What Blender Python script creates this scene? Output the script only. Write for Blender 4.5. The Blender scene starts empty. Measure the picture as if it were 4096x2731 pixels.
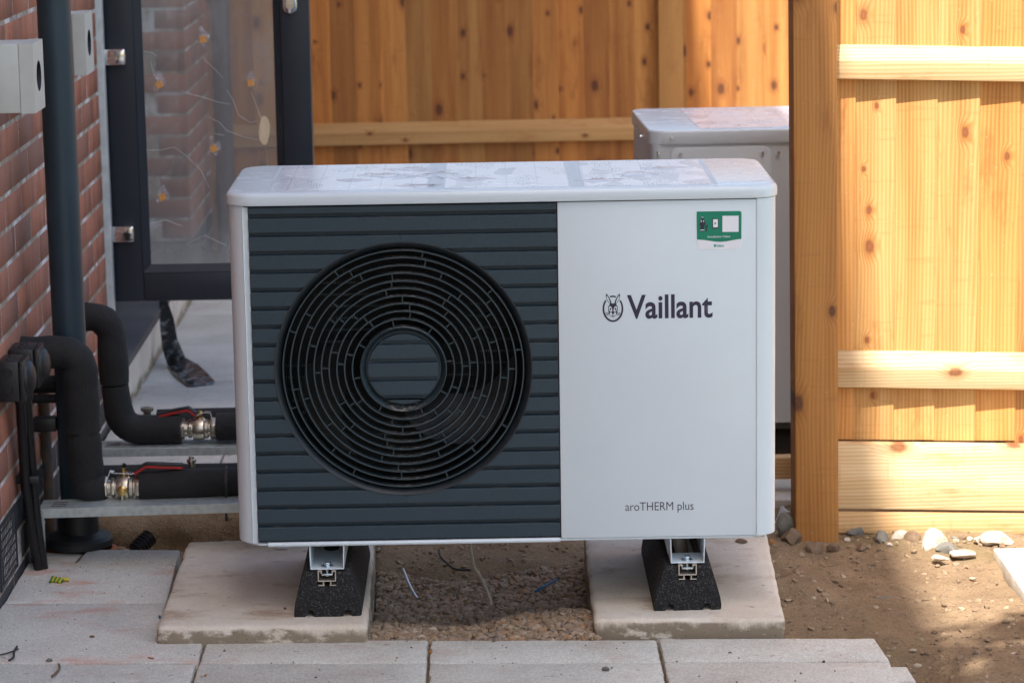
import bpy, bmesh, math, random
from mathutils import Vector, Matrix
random.seed(7)
R = math.radians
scene = bpy.context.scene
col = scene.collection

# ------------------------------------------------------------------ camera
CF = 11378.0 / (4096 / 2352)          # focal length in measuring pixels (2352 wide)
CP = Vector((-0.0334, -5.6076, 1.6393))
YAW, PITCH, ROLL = 0.0087, 0.18341, -0.01525
_f = Vector((math.sin(YAW) * math.cos(PITCH), math.cos(YAW) * math.cos(PITCH), -math.sin(PITCH)))
_r0 = Vector((math.cos(YAW), -math.sin(YAW), 0))
_u0 = _r0.cross(_f)
_r = math.cos(ROLL) * _r0 + math.sin(ROLL) * _u0
_u = -math.sin(ROLL) * _r0 + math.cos(ROLL) * _u0
cam_data = bpy.data.cameras.new('camera')
cam = bpy.data.objects.new('camera', cam_data)
col.objects.link(cam)
m = Matrix((_r, _u, -_f)).transposed().to_4x4()
m.translation = CP
cam.matrix_world = m
cam_data.lens = 100.0
cam_data.sensor_width = 36.0
cam_data.clip_end = 500
cam_data.dof.use_dof = True
cam_data.dof.focus_distance = 5.72
cam_data.dof.aperture_fstop = 7.5
scene.camera = cam

# ------------------------------------------------------------------ sky, sun, exposure
SUN = Vector((0.12, 0.53, -1.0)).normalized()          # direction the light travels
w = bpy.data.worlds.new('World'); scene.world = w; w.use_nodes = True
nt = w.node_tree; nt.nodes.clear()
sky = nt.nodes.new('ShaderNodeTexSky'); sky.sky_type = 'NISHITA'; sky.sun_disc = False
sky.sun_elevation = math.asin(-SUN.z)
sky.sun_rotation = math.atan2(-SUN.x, -SUN.y)
sky.air_density = 1.2; sky.dust_density = 3.5; sky.ozone_density = 1.0
bg = nt.nodes.new('ShaderNodeBackground'); bg.inputs['Strength'].default_value = 0.11
wo = nt.nodes.new('ShaderNodeOutputWorld')
nt.links.new(sky.outputs[0], bg.inputs[0]); nt.links.new(bg.outputs[0], wo.inputs[0])
sl = bpy.data.lights.new('sun', 'SUN'); sl.energy = 3.7; sl.angle = R(0.55); sl.color = (1.0, 0.95, 0.87)
so = bpy.data.objects.new('sun', sl); col.objects.link(so)
so.rotation_euler = SUN.to_track_quat('-Z', 'Y').to_euler(); so.location = (-3, -9, 14)
scene.view_settings.view_transform = 'Standard'; scene.view_settings.look = 'None'
scene.view_settings.gamma = 1.0; scene.view_settings.exposure = 1.62

# ------------------------------------------------------------------ measuring: a pixel's line met with a real plane
def _ray(x, y): return _f * CF + _r * (x - 1176) - _u * (y - 784.1)
def at_y(x, y, Y):
    d = _ray(x, y); return CP + d * ((Y - CP.y) / d.y)
def at_x(x, y, X):
    d = _ray(x, y); return CP + d * ((X - CP.x) / d.x)
def at_z(x, y, Z):
    d = _ray(x, y); return CP + d * ((Z - CP.z) / d.z)

# ------------------------------------------------------------------ material helpers
class NT:
    def __init__(s, name):
        s.m = bpy.data.materials.new(name); s.m.use_nodes = True
        s.t = s.m.node_tree; s.t.nodes.clear()
        s.out = s.t.nodes.new('ShaderNodeOutputMaterial')
        s.co = s.t.nodes.new('ShaderNodeTexCoord').outputs['Object']
        s.rnd = s.t.nodes.new('ShaderNodeObjectInfo').outputs['Random']
    def _in(s, sock, v):
        if v is None: return
        if isinstance(v, bpy.types.NodeSocket): s.t.links.new(v, sock)
        else:
            if sock.type == 'RGBA' and len(v) == 3: v = (*v, 1)
            sock.default_value = v
    def math(s, op, a, b=None, c=None, clamp=False):
        n = s.t.nodes.new('ShaderNodeMath'); n.operation = op; n.use_clamp = clamp
        for i, v in enumerate((a, b, c)): s._in(n.inputs[i], v) if v is not None else None
        return n.outputs[0]
    def vmath(s, op, a, b):
        n = s.t.nodes.new('ShaderNodeVectorMath'); n.operation = op
        s._in(n.inputs[0], a); s._in(n.inputs[1], b); return n.outputs[0]
    def comb(s, x, y, z):
        n = s.t.nodes.new('ShaderNodeCombineXYZ')
        for i, v in enumerate((x, y, z)): s._in(n.inputs[i], v)
        return n.outputs[0]
    def sep(s, v):
        n = s.t.nodes.new('ShaderNodeSeparateXYZ'); s._in(n.inputs[0], v); return n.outputs
    def mapv(s, v, scale): return s.vmath('MULTIPLY', v, scale)
    def noise(s, scale, vec=None, detail=3, rough=0.55, dist=0):
        n = s.t.nodes.new('ShaderNodeTexNoise')
        n.inputs['Scale'].default_value = scale; n.inputs['Detail'].default_value = detail
        n.inputs['Roughness'].default_value = rough; n.inputs['Distortion'].default_value = dist
        s._in(n.inputs['Vector'], vec if vec is not None else s.co); return n.outputs['Fac']
    def vor(s, scale, vec=None, feature='F1'):
        n = s.t.nodes.new('ShaderNodeTexVoronoi'); n.feature = feature
        n.inputs['Scale'].default_value = scale; s._in(n.inputs['Vector'], vec if vec is not None else s.co)
        return n
    def ramp(s, f, stops):
        n = s.t.nodes.new('ShaderNodeValToRGB'); e = n.color_ramp.elements
        while len(e) < len(stops): e.new(0.5)
        for i, (p, c) in enumerate(stops):
            e[i].position = p
            e[i].color = (c, c, c, 1) if isinstance(c, (int, float)) else (*c, 1)
        s._in(n.inputs[0], f); return n.outputs[0]
    def mix(s, f, a, b, mode='MIX'):
        n = s.t.nodes.new('ShaderNodeMix'); n.data_type = 'RGBA'; n.blend_type = mode
        s._in(n.inputs[0], f); s._in(n.inputs[6], a); s._in(n.inputs[7], b); return n.outputs[2]
    def step(s, v, a, b):
        n = s.t.nodes.new('ShaderNodeMapRange'); n.interpolation_type = 'SMOOTHSTEP'
        s._in(n.inputs[0], v); n.inputs[1].default_value = a; n.inputs[2].default_value = b
        return n.outputs[0]
    def bump(s, h, strength=0.3, dist=0.002):
        n = s.t.nodes.new('ShaderNodeBump'); n.inputs['Strength'].default_value = strength
        n.inputs['Distance'].default_value = dist; s._in(n.inputs['Height'], h); return n.outputs[0]
    def done(s, color, rough=0.5, metal=0.0, normal=None, **kw):
        b = s.t.nodes.new('ShaderNodeBsdfPrincipled')
        s._in(b.inputs['Base Color'], color); s._in(b.inputs['Roughness'], rough); s._in(b.inputs['Metallic'], metal)
        if normal is not None: s._in(b.inputs['Normal'], normal)
        for k, v in kw.items(): s._in(b.inputs[k.replace('_', ' ')], v)
        s.t.links.new(b.outputs[0], s.out.inputs[0]); s.b = b; return s.m
MAT = {}
def plain(name, c, rough=0.5, metal=0.0, var=0.12, scale=40, bump=0.0, bscale=300, bd=0.001, spec=None):
    t = NT(name)
    n = t.noise(scale, detail=4)
    c2 = t.mix(t.ramp(n, [(0.3, 0.0), (0.7, 1.0)]), tuple(v * (1 - var) for v in c), tuple(min(1, v * (1 + var)) for v in c))
    r = t.math('ADD', t.math('MULTIPLY', n, 0.15), rough - 0.07)
    nm = t.bump(t.noise(bscale, detail=2), bump, bd) if bump else None
    MAT[name] = t.done(c2, r, metal, nm, **({'Specular_IOR_Level': spec} if spec is not None else {})); return MAT[name]

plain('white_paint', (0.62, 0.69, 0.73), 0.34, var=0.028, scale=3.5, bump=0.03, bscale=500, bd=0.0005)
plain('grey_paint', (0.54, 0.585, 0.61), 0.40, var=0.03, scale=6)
plain('gap_dark', (0.015, 0.015, 0.025), 0.6)
plain('print_navy', (0.022, 0.017, 0.045), 0.45)
plain('print_grey', (0.06, 0.05, 0.07), 0.45)
plain('print_green', (0.0, 0.20, 0.115), 0.30, var=0.05)
plain('print_white', (0.78, 0.79, 0.84), 0.30, var=0.02)
plain('print_dark_green', (0.0, 0.24, 0.2), 0.30)
plain('inner_black', (0.002, 0.002, 0.002), 0.9)
plain('shroud_black', (0.010, 0.016, 0.020), 0.5, var=0.2)
plain('blade', (0.012, 0.012, 0.013), 0.5)
plain('foam', (0.0125, 0.012, 0.0125), 0.85, var=0.4, scale=14, bump=0.55, bscale=48, bd=0.004)
plain('black_plastic', (0.011, 0.011, 0.012), 0.45, var=0.2, scale=50)
plain('conduit_black', (0.007, 0.007, 0.008), 0.42)
plain('anthracite', (0.019, 0.024, 0.034), 0.42, var=0.06, scale=8, bump=0.08, bscale=700, bd=0.0004)
plain('pipe_blue_grey', (0.016, 0.033, 0.046), 0.48, var=0.12, scale=10)
plain('pvc_white', (0.52, 0.56, 0.56), 0.4)
plain('box_white', (0.50, 0.52, 0.49), 0.42, var=0.03)
plain('red_grip', (0.42, 0.012, 0.012), 0.4)
plain('brass', (0.62, 0.42, 0.16), 0.3, 1.0)
plain('nickel', (0.62, 0.57, 0.48), 0.30, 1.0, var=0.15, scale=60)
plain('chrome', (0.80, 0.80, 0.80), 0.10, 1.0, var=0.05)
plain('zinc', (0.55, 0.62, 0.66), 0.32, 1.0, var=0.15, scale=80)
plain('aluminium', (0.62, 0.56, 0.49), 0.42, 0.85, var=0.15, scale=80)
plain('copper', (0.62, 0.27, 0.16), 0.4, 0.9)
plain('cork', (0.62, 0.30, 0.09), 0.9, var=0.25, scale=300, bump=0.4)
plain('terracotta', (0.36, 0.11, 0.04), 0.8)
plain('tile_slate', (0.075, 0.07, 0.068), 0.7, var=0.3, scale=5)
plain('cream_blot', (0.62, 0.50, 0.34), 0.6)
plain('film_white', (0.62, 0.62, 0.62), 0.4)
plain('wire_cream', (0.50, 0.44, 0.33), 0.5)
plain('wire_blue', (0.01, 0.12, 0.32), 0.4)
plain('twig', (0.035, 0.028, 0.024), 0.8)
plain('twig_tan', (0.16, 0.10, 0.06), 0.8)
plain('yellow_wire', (0.55, 0.42, 0.02), 0.4)
plain('green_wire', (0.05, 0.16, 0.01), 0.4)
plain('plaster', (0.30, 0.28, 0.25), 0.9)
plain('roof_tile', (0.10, 0.09, 0.085), 0.8)
plain('paper_white', (0.62, 0.64, 0.66), 0.7)
plain('leaf', (0.05, 0.10, 0.025), 0.6, var=0.4)
plain('bark', (0.10, 0.07, 0.05), 0.9)
plain('bounce_lawn', (0.055, 0.085, 0.025), 0.9, var=0.35, scale=30, bump=0.6, bscale=200, bd=0.01)
plain('tarmac', (0.10, 0.10, 0.105), 0.9, var=0.2, scale=60, bump=0.5, bscale=300, bd=0.004)
plain('moss', (0.16, 0.14, 0.02), 0.9, var=0.4, scale=200)

def m_galv():
    t = NT('galvanised')
    v = t.vor(70); n = t.noise(25, detail=4)
    c = t.mix(t.math('MULTIPLY', v.outputs['Distance'], 1.2, clamp=True), (0.40, 0.45, 0.45), (0.56, 0.61, 0.60))
    c = t.mix(t.step(n, 0.58, 0.75), c, (0.50, 0.52, 0.50))
    MAT['galvanised'] = t.done(c, 0.48, 0.65, t.bump(n, 0.05))
m_galv()

def m_slat():
    t = NT('slat_grey')
    n1 = t.noise(900, detail=1); n2 = t.noise(9, detail=3)
    c = t.mix(t.step(n1, 0.55, 0.72), (0.0135, 0.029, 0.041), (0.032, 0.066, 0.090))
    c = t.mix(t.math('MULTIPLY', n2, 0.35), c, (0.030, 0.052, 0.066))
    # dust that settled on upward faces
    g = t.t.nodes.new('ShaderNodeNewGeometry')
    up = t.step(t.sep(g.outputs['Normal'])[2], 0.45, 0.9)
    d = t.math('MULTIPLY', up, t.step(t.noise(30, detail=5), 0.52, 0.72))
    c = t.mix(t.math('MULTIPLY', d, 0.22), c, (0.22, 0.17, 0.13))
    MAT['slat_grey'] = t.done(c, 0.50, 0.0, t.bump(n1, 0.35, 0.0006))
m_slat()
def m_ring():
    t = NT('ring_grey')
    n1 = t.noise(900, detail=1)
    c = t.mix(n1, (0.020, 0.034, 0.041), (0.029, 0.047, 0.056))
    g = t.t.nodes.new('ShaderNodeNewGeometry')
    up = t.step(t.sep(g.outputs['Normal'])[2], 0.55, 0.9)
    px = t.sep(t.co)[0]
    mid = t.step(t.math('ABSOLUTE', t.math('ADD', px, 0.195)), 0.060, 0.020)
    d = t.math('MULTIPLY', t.math('MULTIPLY', up, mid), t.step(t.noise(110, detail=4), 0.45, 0.66))
    c = t.mix(d, c, (0.30, 0.235, 0.185))
    MAT['ring_grey'] = t.done(c, 0.45, 0.0, t.bump(n1, 0.1, 0.0004))
m_ring()
def m_coil():
    t = NT('coil')
    x, y, z = t.sep(t.co)
    rows = t.step(t.math('ABSOLUTE', t.math('SINE', t.math('MULTIPLY', z, 125.0))), 0.93, 0.98)
    fins = t.step(t.math('SINE', t.math('MULTIPLY', x, 1500.0)), 0.0, 0.5)
    p = t.math('MULTIPLY', rows, fins)  # fin rows; their pale dashes stand in for daylight glimpsed through the coil
    p = t.math('MULTIPLY', p, t.step(t.noise(9, detail=2), 0.5, 0.7))
    MAT['coil'] = t.done(t.mix(p, (0.0015, 0.0015, 0.0015), (0.22, 0.26, 0.26)), 0.6)
m_coil()

def m_rubber():
    t = NT('rubber')
    n = t.noise(420, detail=2, rough=0.7); v = t.vor(330)
    sp = t.step(t.math('ADD', v.outputs['Distance'], t.math('MULTIPLY', n, 0.6)), 0.95, 1.1)
    c = t.mix(sp, (0.0085, 0.0085, 0.009), (0.06, 0.06, 0.063))
    MAT['rubber'] = t.done(c, 0.8, 0.0, t.bump(t.math('ADD', n, v.outputs['Distance']), 0.9, 0.003))
m_rubber()

def m_wood(name, axis, light, mid, dark, knot, dens=1.0, vary=0.26, ksz=1.0):
    t = NT(name)
    off = t.comb(t.math('MULTIPLY', t.rnd, 13.7), t.math('MULTIPLY', t.rnd, 5.1), t.math('MULTIPLY', t.rnd, 91.3))
    x, y, z = t.sep(t.co)
    a, l = (x, z) if axis == 'Z' else (z, x)
    q = t.comb(a, t.math('MULTIPLY', y, 0.6), l)
    q = t.vmath('ADD', q, off)
    wob = t.noise(3.0, t.mapv(q, (2.2, 1, 0.35)), detail=2)
    qs = t.sep(q)
    # knots
    kv = t.vor(1.0, t.comb(t.math('MULTIPLY', qs[0], 12.0), t.math('MULTIPLY', qs[2], 7.4), 0.0)); kv.voronoi_dimensions = '2D'
    d = kv.outputs['Distance']; kc = t.sep(kv.outputs['Color'])
    on = t.step(kc[0], 1.0 - 0.62 * dens, 1.02 - 0.62 * dens)
    big = t.math('ADD', 0.055 * ksz, t.math('MULTIPLY', t.math('POWER', kc[1], 1.3), 0.115 * ksz))
    rel = t.math('DIVIDE', d, big)
    core = t.math('MULTIPLY', on, t.step(t.math('ADD', rel, t.math('MULTIPLY', t.noise(120, q, detail=2), 0.5)), 1.45, 0.75))
    halo = t.math('MULTIPLY', on, t.step(t.math('ADD', rel, t.math('MULTIPLY', t.noise(1.0, t.mapv(q, (30, 9, 9)), detail=3), 1.6)), 3.4, 1.4))
    pull = t.math('MULTIPLY', t.math('MULTIPLY', on, t.step(rel, 3.2, 0.0)), 0.016)
    u = t.math('ADD', t.math('ADD', qs[0], pull), t.math('MULTIPLY', wob, 0.045))
    ringv = t.math('SINE', t.math('MULTIPLY', u, 720.0))
    fine = t.noise(1.0, t.mapv(q, (330, 90, 7)), detail=2)
    broad = t.noise(1.0, t.mapv(q, (24, 5, 1.1)), detail=3)
    g = t.math('ADD', t.math('MULTIPLY', t.math('ADD', t.math('MULTIPLY', ringv, 0.5), 0.5), 0.17),
               t.math('ADD', t.math('MULTIPLY', fine, 0.22), t.math('MULTIPLY', broad, 0.58)))
    c = t.ramp(g, [(0.30, light), (0.52, mid), (0.74, dark)])
    tint = t.math('ADD', 1.10 - vary, t.math('MULTIPLY', t.rnd, vary))
    r2 = t.math('FRACT', t.math('MULTIPLY', t.rnd, 7.31))
    hue = t.math('ADD', 0.86, t.math('MULTIPLY', r2, 0.22))
    c = t.mix(1.0, c, t.comb(tint, t.math('MULTIPLY', tint, hue), t.math('MULTIPLY', tint, t.math('POWER', hue, 2.2))), 'MULTIPLY')
    red = tuple(m * k for m, k in zip(dark, (0.95, 0.78, 0.62)))
    c = t.mix(t.math('MULTIPLY', halo, 0.6), c, red)
    c = t.mix(core, c, t.mix(t.math('MULTIPLY', rel, 0.8, clamp=True), tuple(k * 1.8 for k in knot), knot))
    saw = t.step(t.noise(1.0, t.mapv(q, (9, 3, 95)), detail=2), 0.60, 0.74)
    c = t.mix(t.math('MULTIPLY', saw, 0.22), c, dark)
    stn = t.step(t.noise(1.0, t.mapv(q, (14, 4, 4.0)), detail=5, rough=0.7), 0.54, 0.70)
    c = t.mix(t.math('MULTIPLY', stn, 0.5), c, red)
    spk = t.step(t.noise(160, q, detail=1), 0.74, 0.80)
    c = t.mix(t.math('MULTIPLY', spk, 0.4), c, (0.75, 0.60, 0.40))
    h = t.math('ADD', g, t.math('MULTIPLY', core, 0.4))
    MAT[name] = t.done(c, 0.72, 0.0, t.bump(h, 0.35, 0.0012)); return t
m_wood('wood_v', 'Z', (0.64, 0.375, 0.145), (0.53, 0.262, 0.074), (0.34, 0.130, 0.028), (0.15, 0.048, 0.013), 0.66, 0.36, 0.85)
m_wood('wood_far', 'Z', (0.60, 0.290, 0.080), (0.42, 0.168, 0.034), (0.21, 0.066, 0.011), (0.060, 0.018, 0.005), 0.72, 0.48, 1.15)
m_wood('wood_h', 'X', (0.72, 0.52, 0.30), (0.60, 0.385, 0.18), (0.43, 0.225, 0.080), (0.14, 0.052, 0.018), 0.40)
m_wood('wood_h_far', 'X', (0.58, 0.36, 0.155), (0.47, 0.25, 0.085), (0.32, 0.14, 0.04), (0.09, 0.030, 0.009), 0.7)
m_wood('wood_post', 'Z', (0.46, 0.245, 0.075), (0.38, 0.180, 0.048), (0.25, 0.105, 0.025), (0.075, 0.026, 0.009), 0.30)

def m_brick(name, ramp, eff=0.25):
    t = NT(name)
    off = t.comb(t.math('MULTIPLY', t.rnd, 17.0), t.math('MULTIPLY', t.rnd, 51.0), t.math('MULTIPLY', t.rnd, 31.0))
    q = t.vmath('ADD', t.co, off)
    base = t.ramp(t.rnd, ramp)
    band = t.noise(1.0, t.mapv(q, (22, 22, 3.0)), detail=3)
    c = t.mix(t.step(band, 0.42, 0.72), base, tuple(v * 0.55 for v in ramp[1][1]))
    n = t.noise(180, q, detail=3)
    c = t.mix(t.math('MULTIPLY', n, 0.35), c, tuple(v * 1.25 for v in ramp[0][1]))
    wh = t.math('MULTIPLY', t.step(t.noise(1.0, t.mapv(q, (30, 30, 12)), detail=5, rough=0.7), 0.62, 0.80), eff)
    c = t.mix(wh, c, (0.55, 0.46, 0.42))
    MAT[name] = t.done(c, 0.85, 0.0, t.bump(t.noise(160, q, detail=4), 0.6, 0.002))
m_brick('brick_red', [(0.0, (0.38, 0.150, 0.092)), (0.3, (0.42, 0.160, 0.098)), (0.6, (0.32, 0.135, 0.090)), (0.88, (0.26, 0.125, 0.090)), (1.0, (0.15, 0.095, 0.08))], 0.45)
m_brick('brick_blue', [(0.0, (0.035, 0.035, 0.042)), (0.5, (0.05, 0.045, 0.048)), (1.0, (0.075, 0.06, 0.058))], 0.08)
def m_mortar():
    t = NT('mortar')
    n = t.noise(7, detail=5, rough=0.7); n2 = t.noise(60, detail=3)
    c = t.mix(n2, (0.27, 0.205, 0.15), (0.40, 0.32, 0.245))
    c = t.mix(t.step(n, 0.46, 0.64), c, (0.76, 0.73, 0.73))
    MAT['mortar'] = t.done(c, 0.95, 0.0, t.bump(n2, 0.6, 0.003))
m_mortar()
def m_brickwall():
    t = NT('brick_wall')
    x, y, z = t.sep(t.co)
    b = t.t.nodes.new('ShaderNodeTexBrick'); b.inputs['Scale'].default_value = 1.0
    t._in(b.inputs['Vector'], t.comb(t.math('ADD', x, y), z, 0.0))
    b.inputs['Brick Width'].default_value = 0.225; b.inputs['Row Height'].default_value = 0.075
    b.inputs['Mortar Size'].default_value = 0.006
    b.inputs['Color1'].default_value = (0.34, 0.115, 0.07, 1); b.inputs['Color2'].default_value = (0.26, 0.10, 0.07, 1)
    b.inputs['Mortar'].default_value = (0.36, 0.29, 0.22, 1)
    MAT['brick_wall'] = t.done(b.outputs['Color'], 0.9, 0.0, t.bump(b.outputs['Fac'], 0.4, -0.004))
m_brickwall()

def m_concrete(name, light, dark, speck=0.5, stain=None, wet=None, spsc=260):
    t = NT(name)
    off = t.comb(t.math('MULTIPLY', t.rnd, 17.0), t.math('MULTIPLY', t.rnd, 51.0), 0.0)
    q = t.vmath('ADD', t.co, off)
    n = t.noise(5, q, detail=6, rough=0.65); n2 = t.noise(spsc, q, detail=2); n3 = t.noise(38, q, detail=4)
    c = t.mix(t.ramp(n, [(0.3, 0.0), (0.72, 1.0)]), dark, light)
    c = t.mix(t.math('MULTIPLY', t.step(n2, 0.45, 0.75), speck), c, tuple(min(1, v * 1.35) for v in light))
    c = t.mix(t.math('MULTIPLY', t.step(n2, 0.42, 0.25), speck), c, tuple(v * 0.55 for v in dark))
    if stain:
        c = t.mix(t.math('MULTIPLY', t.step(t.noise(1.0, t.mapv(q, (5.0, 9.0, 3.0)), detail=6, rough=0.7), 0.50, 0.72), stain[1]), c, stain[0])
        c = t.mix(t.math('MULTIPLY', t.step(n3, 0.66, 0.74), 0.55), c, tuple(v * 0.45 for v in stain[0]))
    if wet:      # damp patches low on the cast sides, pale scum above
        x, y, z = t.sep(t.co)
        e = t.math('ADD', z, t.math('MULTIPLY', t.math('SUBTRACT', t.noise(1.0, t.mapv(q, (11, 11, 5)), detail=7, rough=0.72), 0.5), 0.10))
        g = t.t.nodes.new('ShaderNodeNewGeometry')
        side = t.step(t.sep(g.outputs['Normal'])[2], 0.5, 0.1)
        blot = t.step(t.noise(1.0, t.mapv(q, (16, 16, 30)), detail=6, rough=0.7), 0.36, 0.50)
        c = t.mix(t.math('MULTIPLY', t.math('MULTIPLY', side, blot), t.step(e, wet[0] + 0.012, wet[0] - 0.010)), c, wet[1])
        pit = t.math('MULTIPLY', side, t.step(t.vor(90, q).outputs['Distance'], 0.16, 0.08))
        c = t.mix(t.math('MULTIPLY', pit, 0.7), c, (0.05, 0.04, 0.03))
    MAT[name] = t.done(c, 0.88, 0.0, t.bump(t.math('ADD', n2, n3), 0.45, 0.0016))
m_concrete('slab_grey', (0.62, 0.605, 0.545), (0.48, 0.46, 0.41), 0.62, ((0.40, 0.22, 0.15), 0.38))
m_concrete('slab_red', (0.62, 0.60, 0.545), (0.49, 0.465, 0.42), 0.6, ((0.56, 0.27, 0.19), 0.75))
m_concrete('slab_far', (0.58, 0.565, 0.52), (0.46, 0.44, 0.40), 0.3, ((0.33, 0.19, 0.11), 0.35))
m_concrete('cast_concrete', (0.72, 0.665, 0.575), (0.57, 0.485, 0.385), 0.22, ((0.34, 0.215, 0.13), 0.75), (0.026, (0.25, 0.20, 0.14)))
m_concrete('pale_slab', (0.62, 0.59, 0.53), (0.50, 0.46, 0.40), 0.3, ((0.36, 0.26, 0.17), 0.4))
def m_soil():
    t = NT('soil')
    n = t.noise(6, detail=8, rough=0.7); n2 = t.noise(70, detail=4, rough=0.7); n3 = t.noise(2.2, detail=3); n4 = t.noise(260, detail=2)
    c = t.mix(t.ramp(n, [(0.3, 0.0), (0.7, 1.0)]), (0.165, 0.102, 0.055), (0.30, 0.205, 0.118))
    c = t.mix(t.math('MULTIPLY', t.step(n2, 0.5, 0.72), 0.8), c, (0.095, 0.060, 0.034))
    c = t.mix(t.math('MULTIPLY', t.step(n4, 0.55, 0.75), 0.5), c, (0.50, 0.39, 0.25))
    c = t.mix(t.math('MULTIPLY', t.step(n3, 0.52, 0.68), 0.35), c, (0.115, 0.098, 0.030))
    MAT['soil'] = t.done(c, 0.95, 0.0, t.bump(t.math('ADD', n2, t.math('ADD', n4, n)), 0.9, 0.006))
m_soil()
def m_pebble(name, stops):
    t = NT(name)
    g = t.t.nodes.new('ShaderNodeNewGeometry')
    c = t.ramp(g.outputs['Random Per Island'], stops)
    n = t.noise(120, detail=4)
    c = t.mix(t.math('MULTIPLY', n, 0.5), c, (0.30, 0.22, 0.15))
    MAT[name] = t.done(c, 0.85, 0.0, t.bump(t.noise(400, detail=2), 0.4, 0.001))
m_pebble('pebbles', [(0.0, (0.20, 0.14, 0.09)), (0.25, (0.33, 0.24, 0.16)), (0.5, (0.39, 0.29, 0.20)), (0.7, (0.25, 0.175, 0.115)), (0.85, (0.40, 0.22, 0.10)), (0.93, (0.18, 0.16, 0.145)), (1.0, (0.56, 0.46, 0.35))])
m_pebble('clods', [(0.0, (0.12, 0.075, 0.042)), (0.5, (0.24, 0.16, 0.092)), (0.86, (0.28, 0.20, 0.12)), (1.0, (0.40, 0.33, 0.25))])
def m_stone(name, a, b):
    t = NT(name); n = t.noise(22, detail=6, rough=0.7)
    MAT[name] = t.done(t.mix(t.ramp(n, [(0.35, 0.0), (0.65, 1.0)]), a, b), 0.85, 0.0, t.bump(n, 0.7, 0.006))
m_stone('stone_white', (0.60, 0.53, 0.45), (0.30, 0.22, 0.15))
m_stone('stone_grey', (0.20, 0.19, 0.165), (0.11, 0.10, 0.085))
m_stone('stone_brown', (0.20, 0.13, 0.08), (0.11, 0.068, 0.04))
m_stone('stone_orange', (0.38, 0.17, 0.05), (0.20, 0.09, 0.035))
m_stone('rust', (0.16, 0.075, 0.035), (0.045, 0.06, 0.06))
def m_glass():
    t = NT('pane_glass')
    tr = t.t.nodes.new('ShaderNodeBsdfTransparent'); tr.inputs[0].default_value = (0.86, 0.90, 0.90, 1)
    gl = t.t.nodes.new('ShaderNodeBsdfGlossy'); gl.inputs['Roughness'].default_value = 0.03
    df = t.t.nodes.new('ShaderNodeBsdfDiffuse'); df.inputs[0].default_value = (0.55, 0.56, 0.57, 1)
    fr = t.t.nodes.new('ShaderNodeFresnel'); fr.inputs[0].default_value = 1.5
    f2 = t.math('ADD', t.math('MULTIPLY', fr.outputs[0], 1.0), 0.07)
    m1 = t.t.nodes.new('ShaderNodeMixShader'); t.t.links.new(f2, m1.inputs[0])
    t.t.links.new(tr.outputs[0], m1.inputs[1]); t.t.links.new(gl.outputs[0], m1.inputs[2])
    x, y, z = t.sep(t.co)
    n = t.noise(1.0, t.mapv(t.co, (7, 7, 3)), detail=6, rough=0.65, dist=0.6)
    ed = t.vor(6.0, t.vmath('ADD', t.co, t.comb(t.math('MULTIPLY', n, 0.25), 0.0, t.math('MULTIPLY', n, 0.2))), 'DISTANCE_TO_EDGE')
    cr = t.math('MULTIPLY', t.step(ed.outputs['Distance'], 0.018, 0.004), t.step(t.noise(3.5, detail=2), 0.46, 0.62))
    spot = t.step(t.vor(38).outputs['Distance'], 0.09, 0.05)
    haze = t.math('ADD', 0.15, t.math('ADD', t.math('MULTIPLY', t.step(n, 0.42, 0.8), 0.20), t.math('MULTIPLY', t.step(t.math('ADD', z, t.math('MULTIPLY', n, 0.22)), 0.36, 0.12), 0.32)))  # film haze; the whiter foot also stands in for reflected paving
    f = t.math('ADD', haze, t.math('ADD', t.math('MULTIPLY', cr, 0.10), t.math('MULTIPLY', spot, 0.12)), clamp=True)
    m2 = t.t.nodes.new('ShaderNodeMixShader'); t.t.links.new(f, m2.inputs[0])
    t.t.links.new(m1.outputs[0], m2.inputs[1]); t.t.links.new(df.outputs[0], m2.inputs[2])
    t.t.links.new(m2.outputs[0], t.out.inputs[0]); MAT['pane_glass'] = t.m
m_glass()
def m_haze():
    t = NT('film_haze')
    tr = t.t.nodes.new('ShaderNodeBsdfTransparent'); df = t.t.nodes.new('ShaderNodeBsdfDiffuse'); df.inputs[0].default_value = (0.7, 0.7, 0.76, 1)
    mx = t.t.nodes.new('ShaderNodeMixShader'); t.t.links.new(t.math('MULTIPLY', t.step(t.noise(70, detail=3), 0.35, 0.75), 0.42), mx.inputs[0])
    t.t.links.new(tr.outputs[0], mx.inputs[1]); t.t.links.new(df.outputs[0], mx.inputs[2]); t.t.links.new(mx.outputs[0], t.out.inputs[0]); MAT['film_haze'] = t.m
m_haze()
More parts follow.
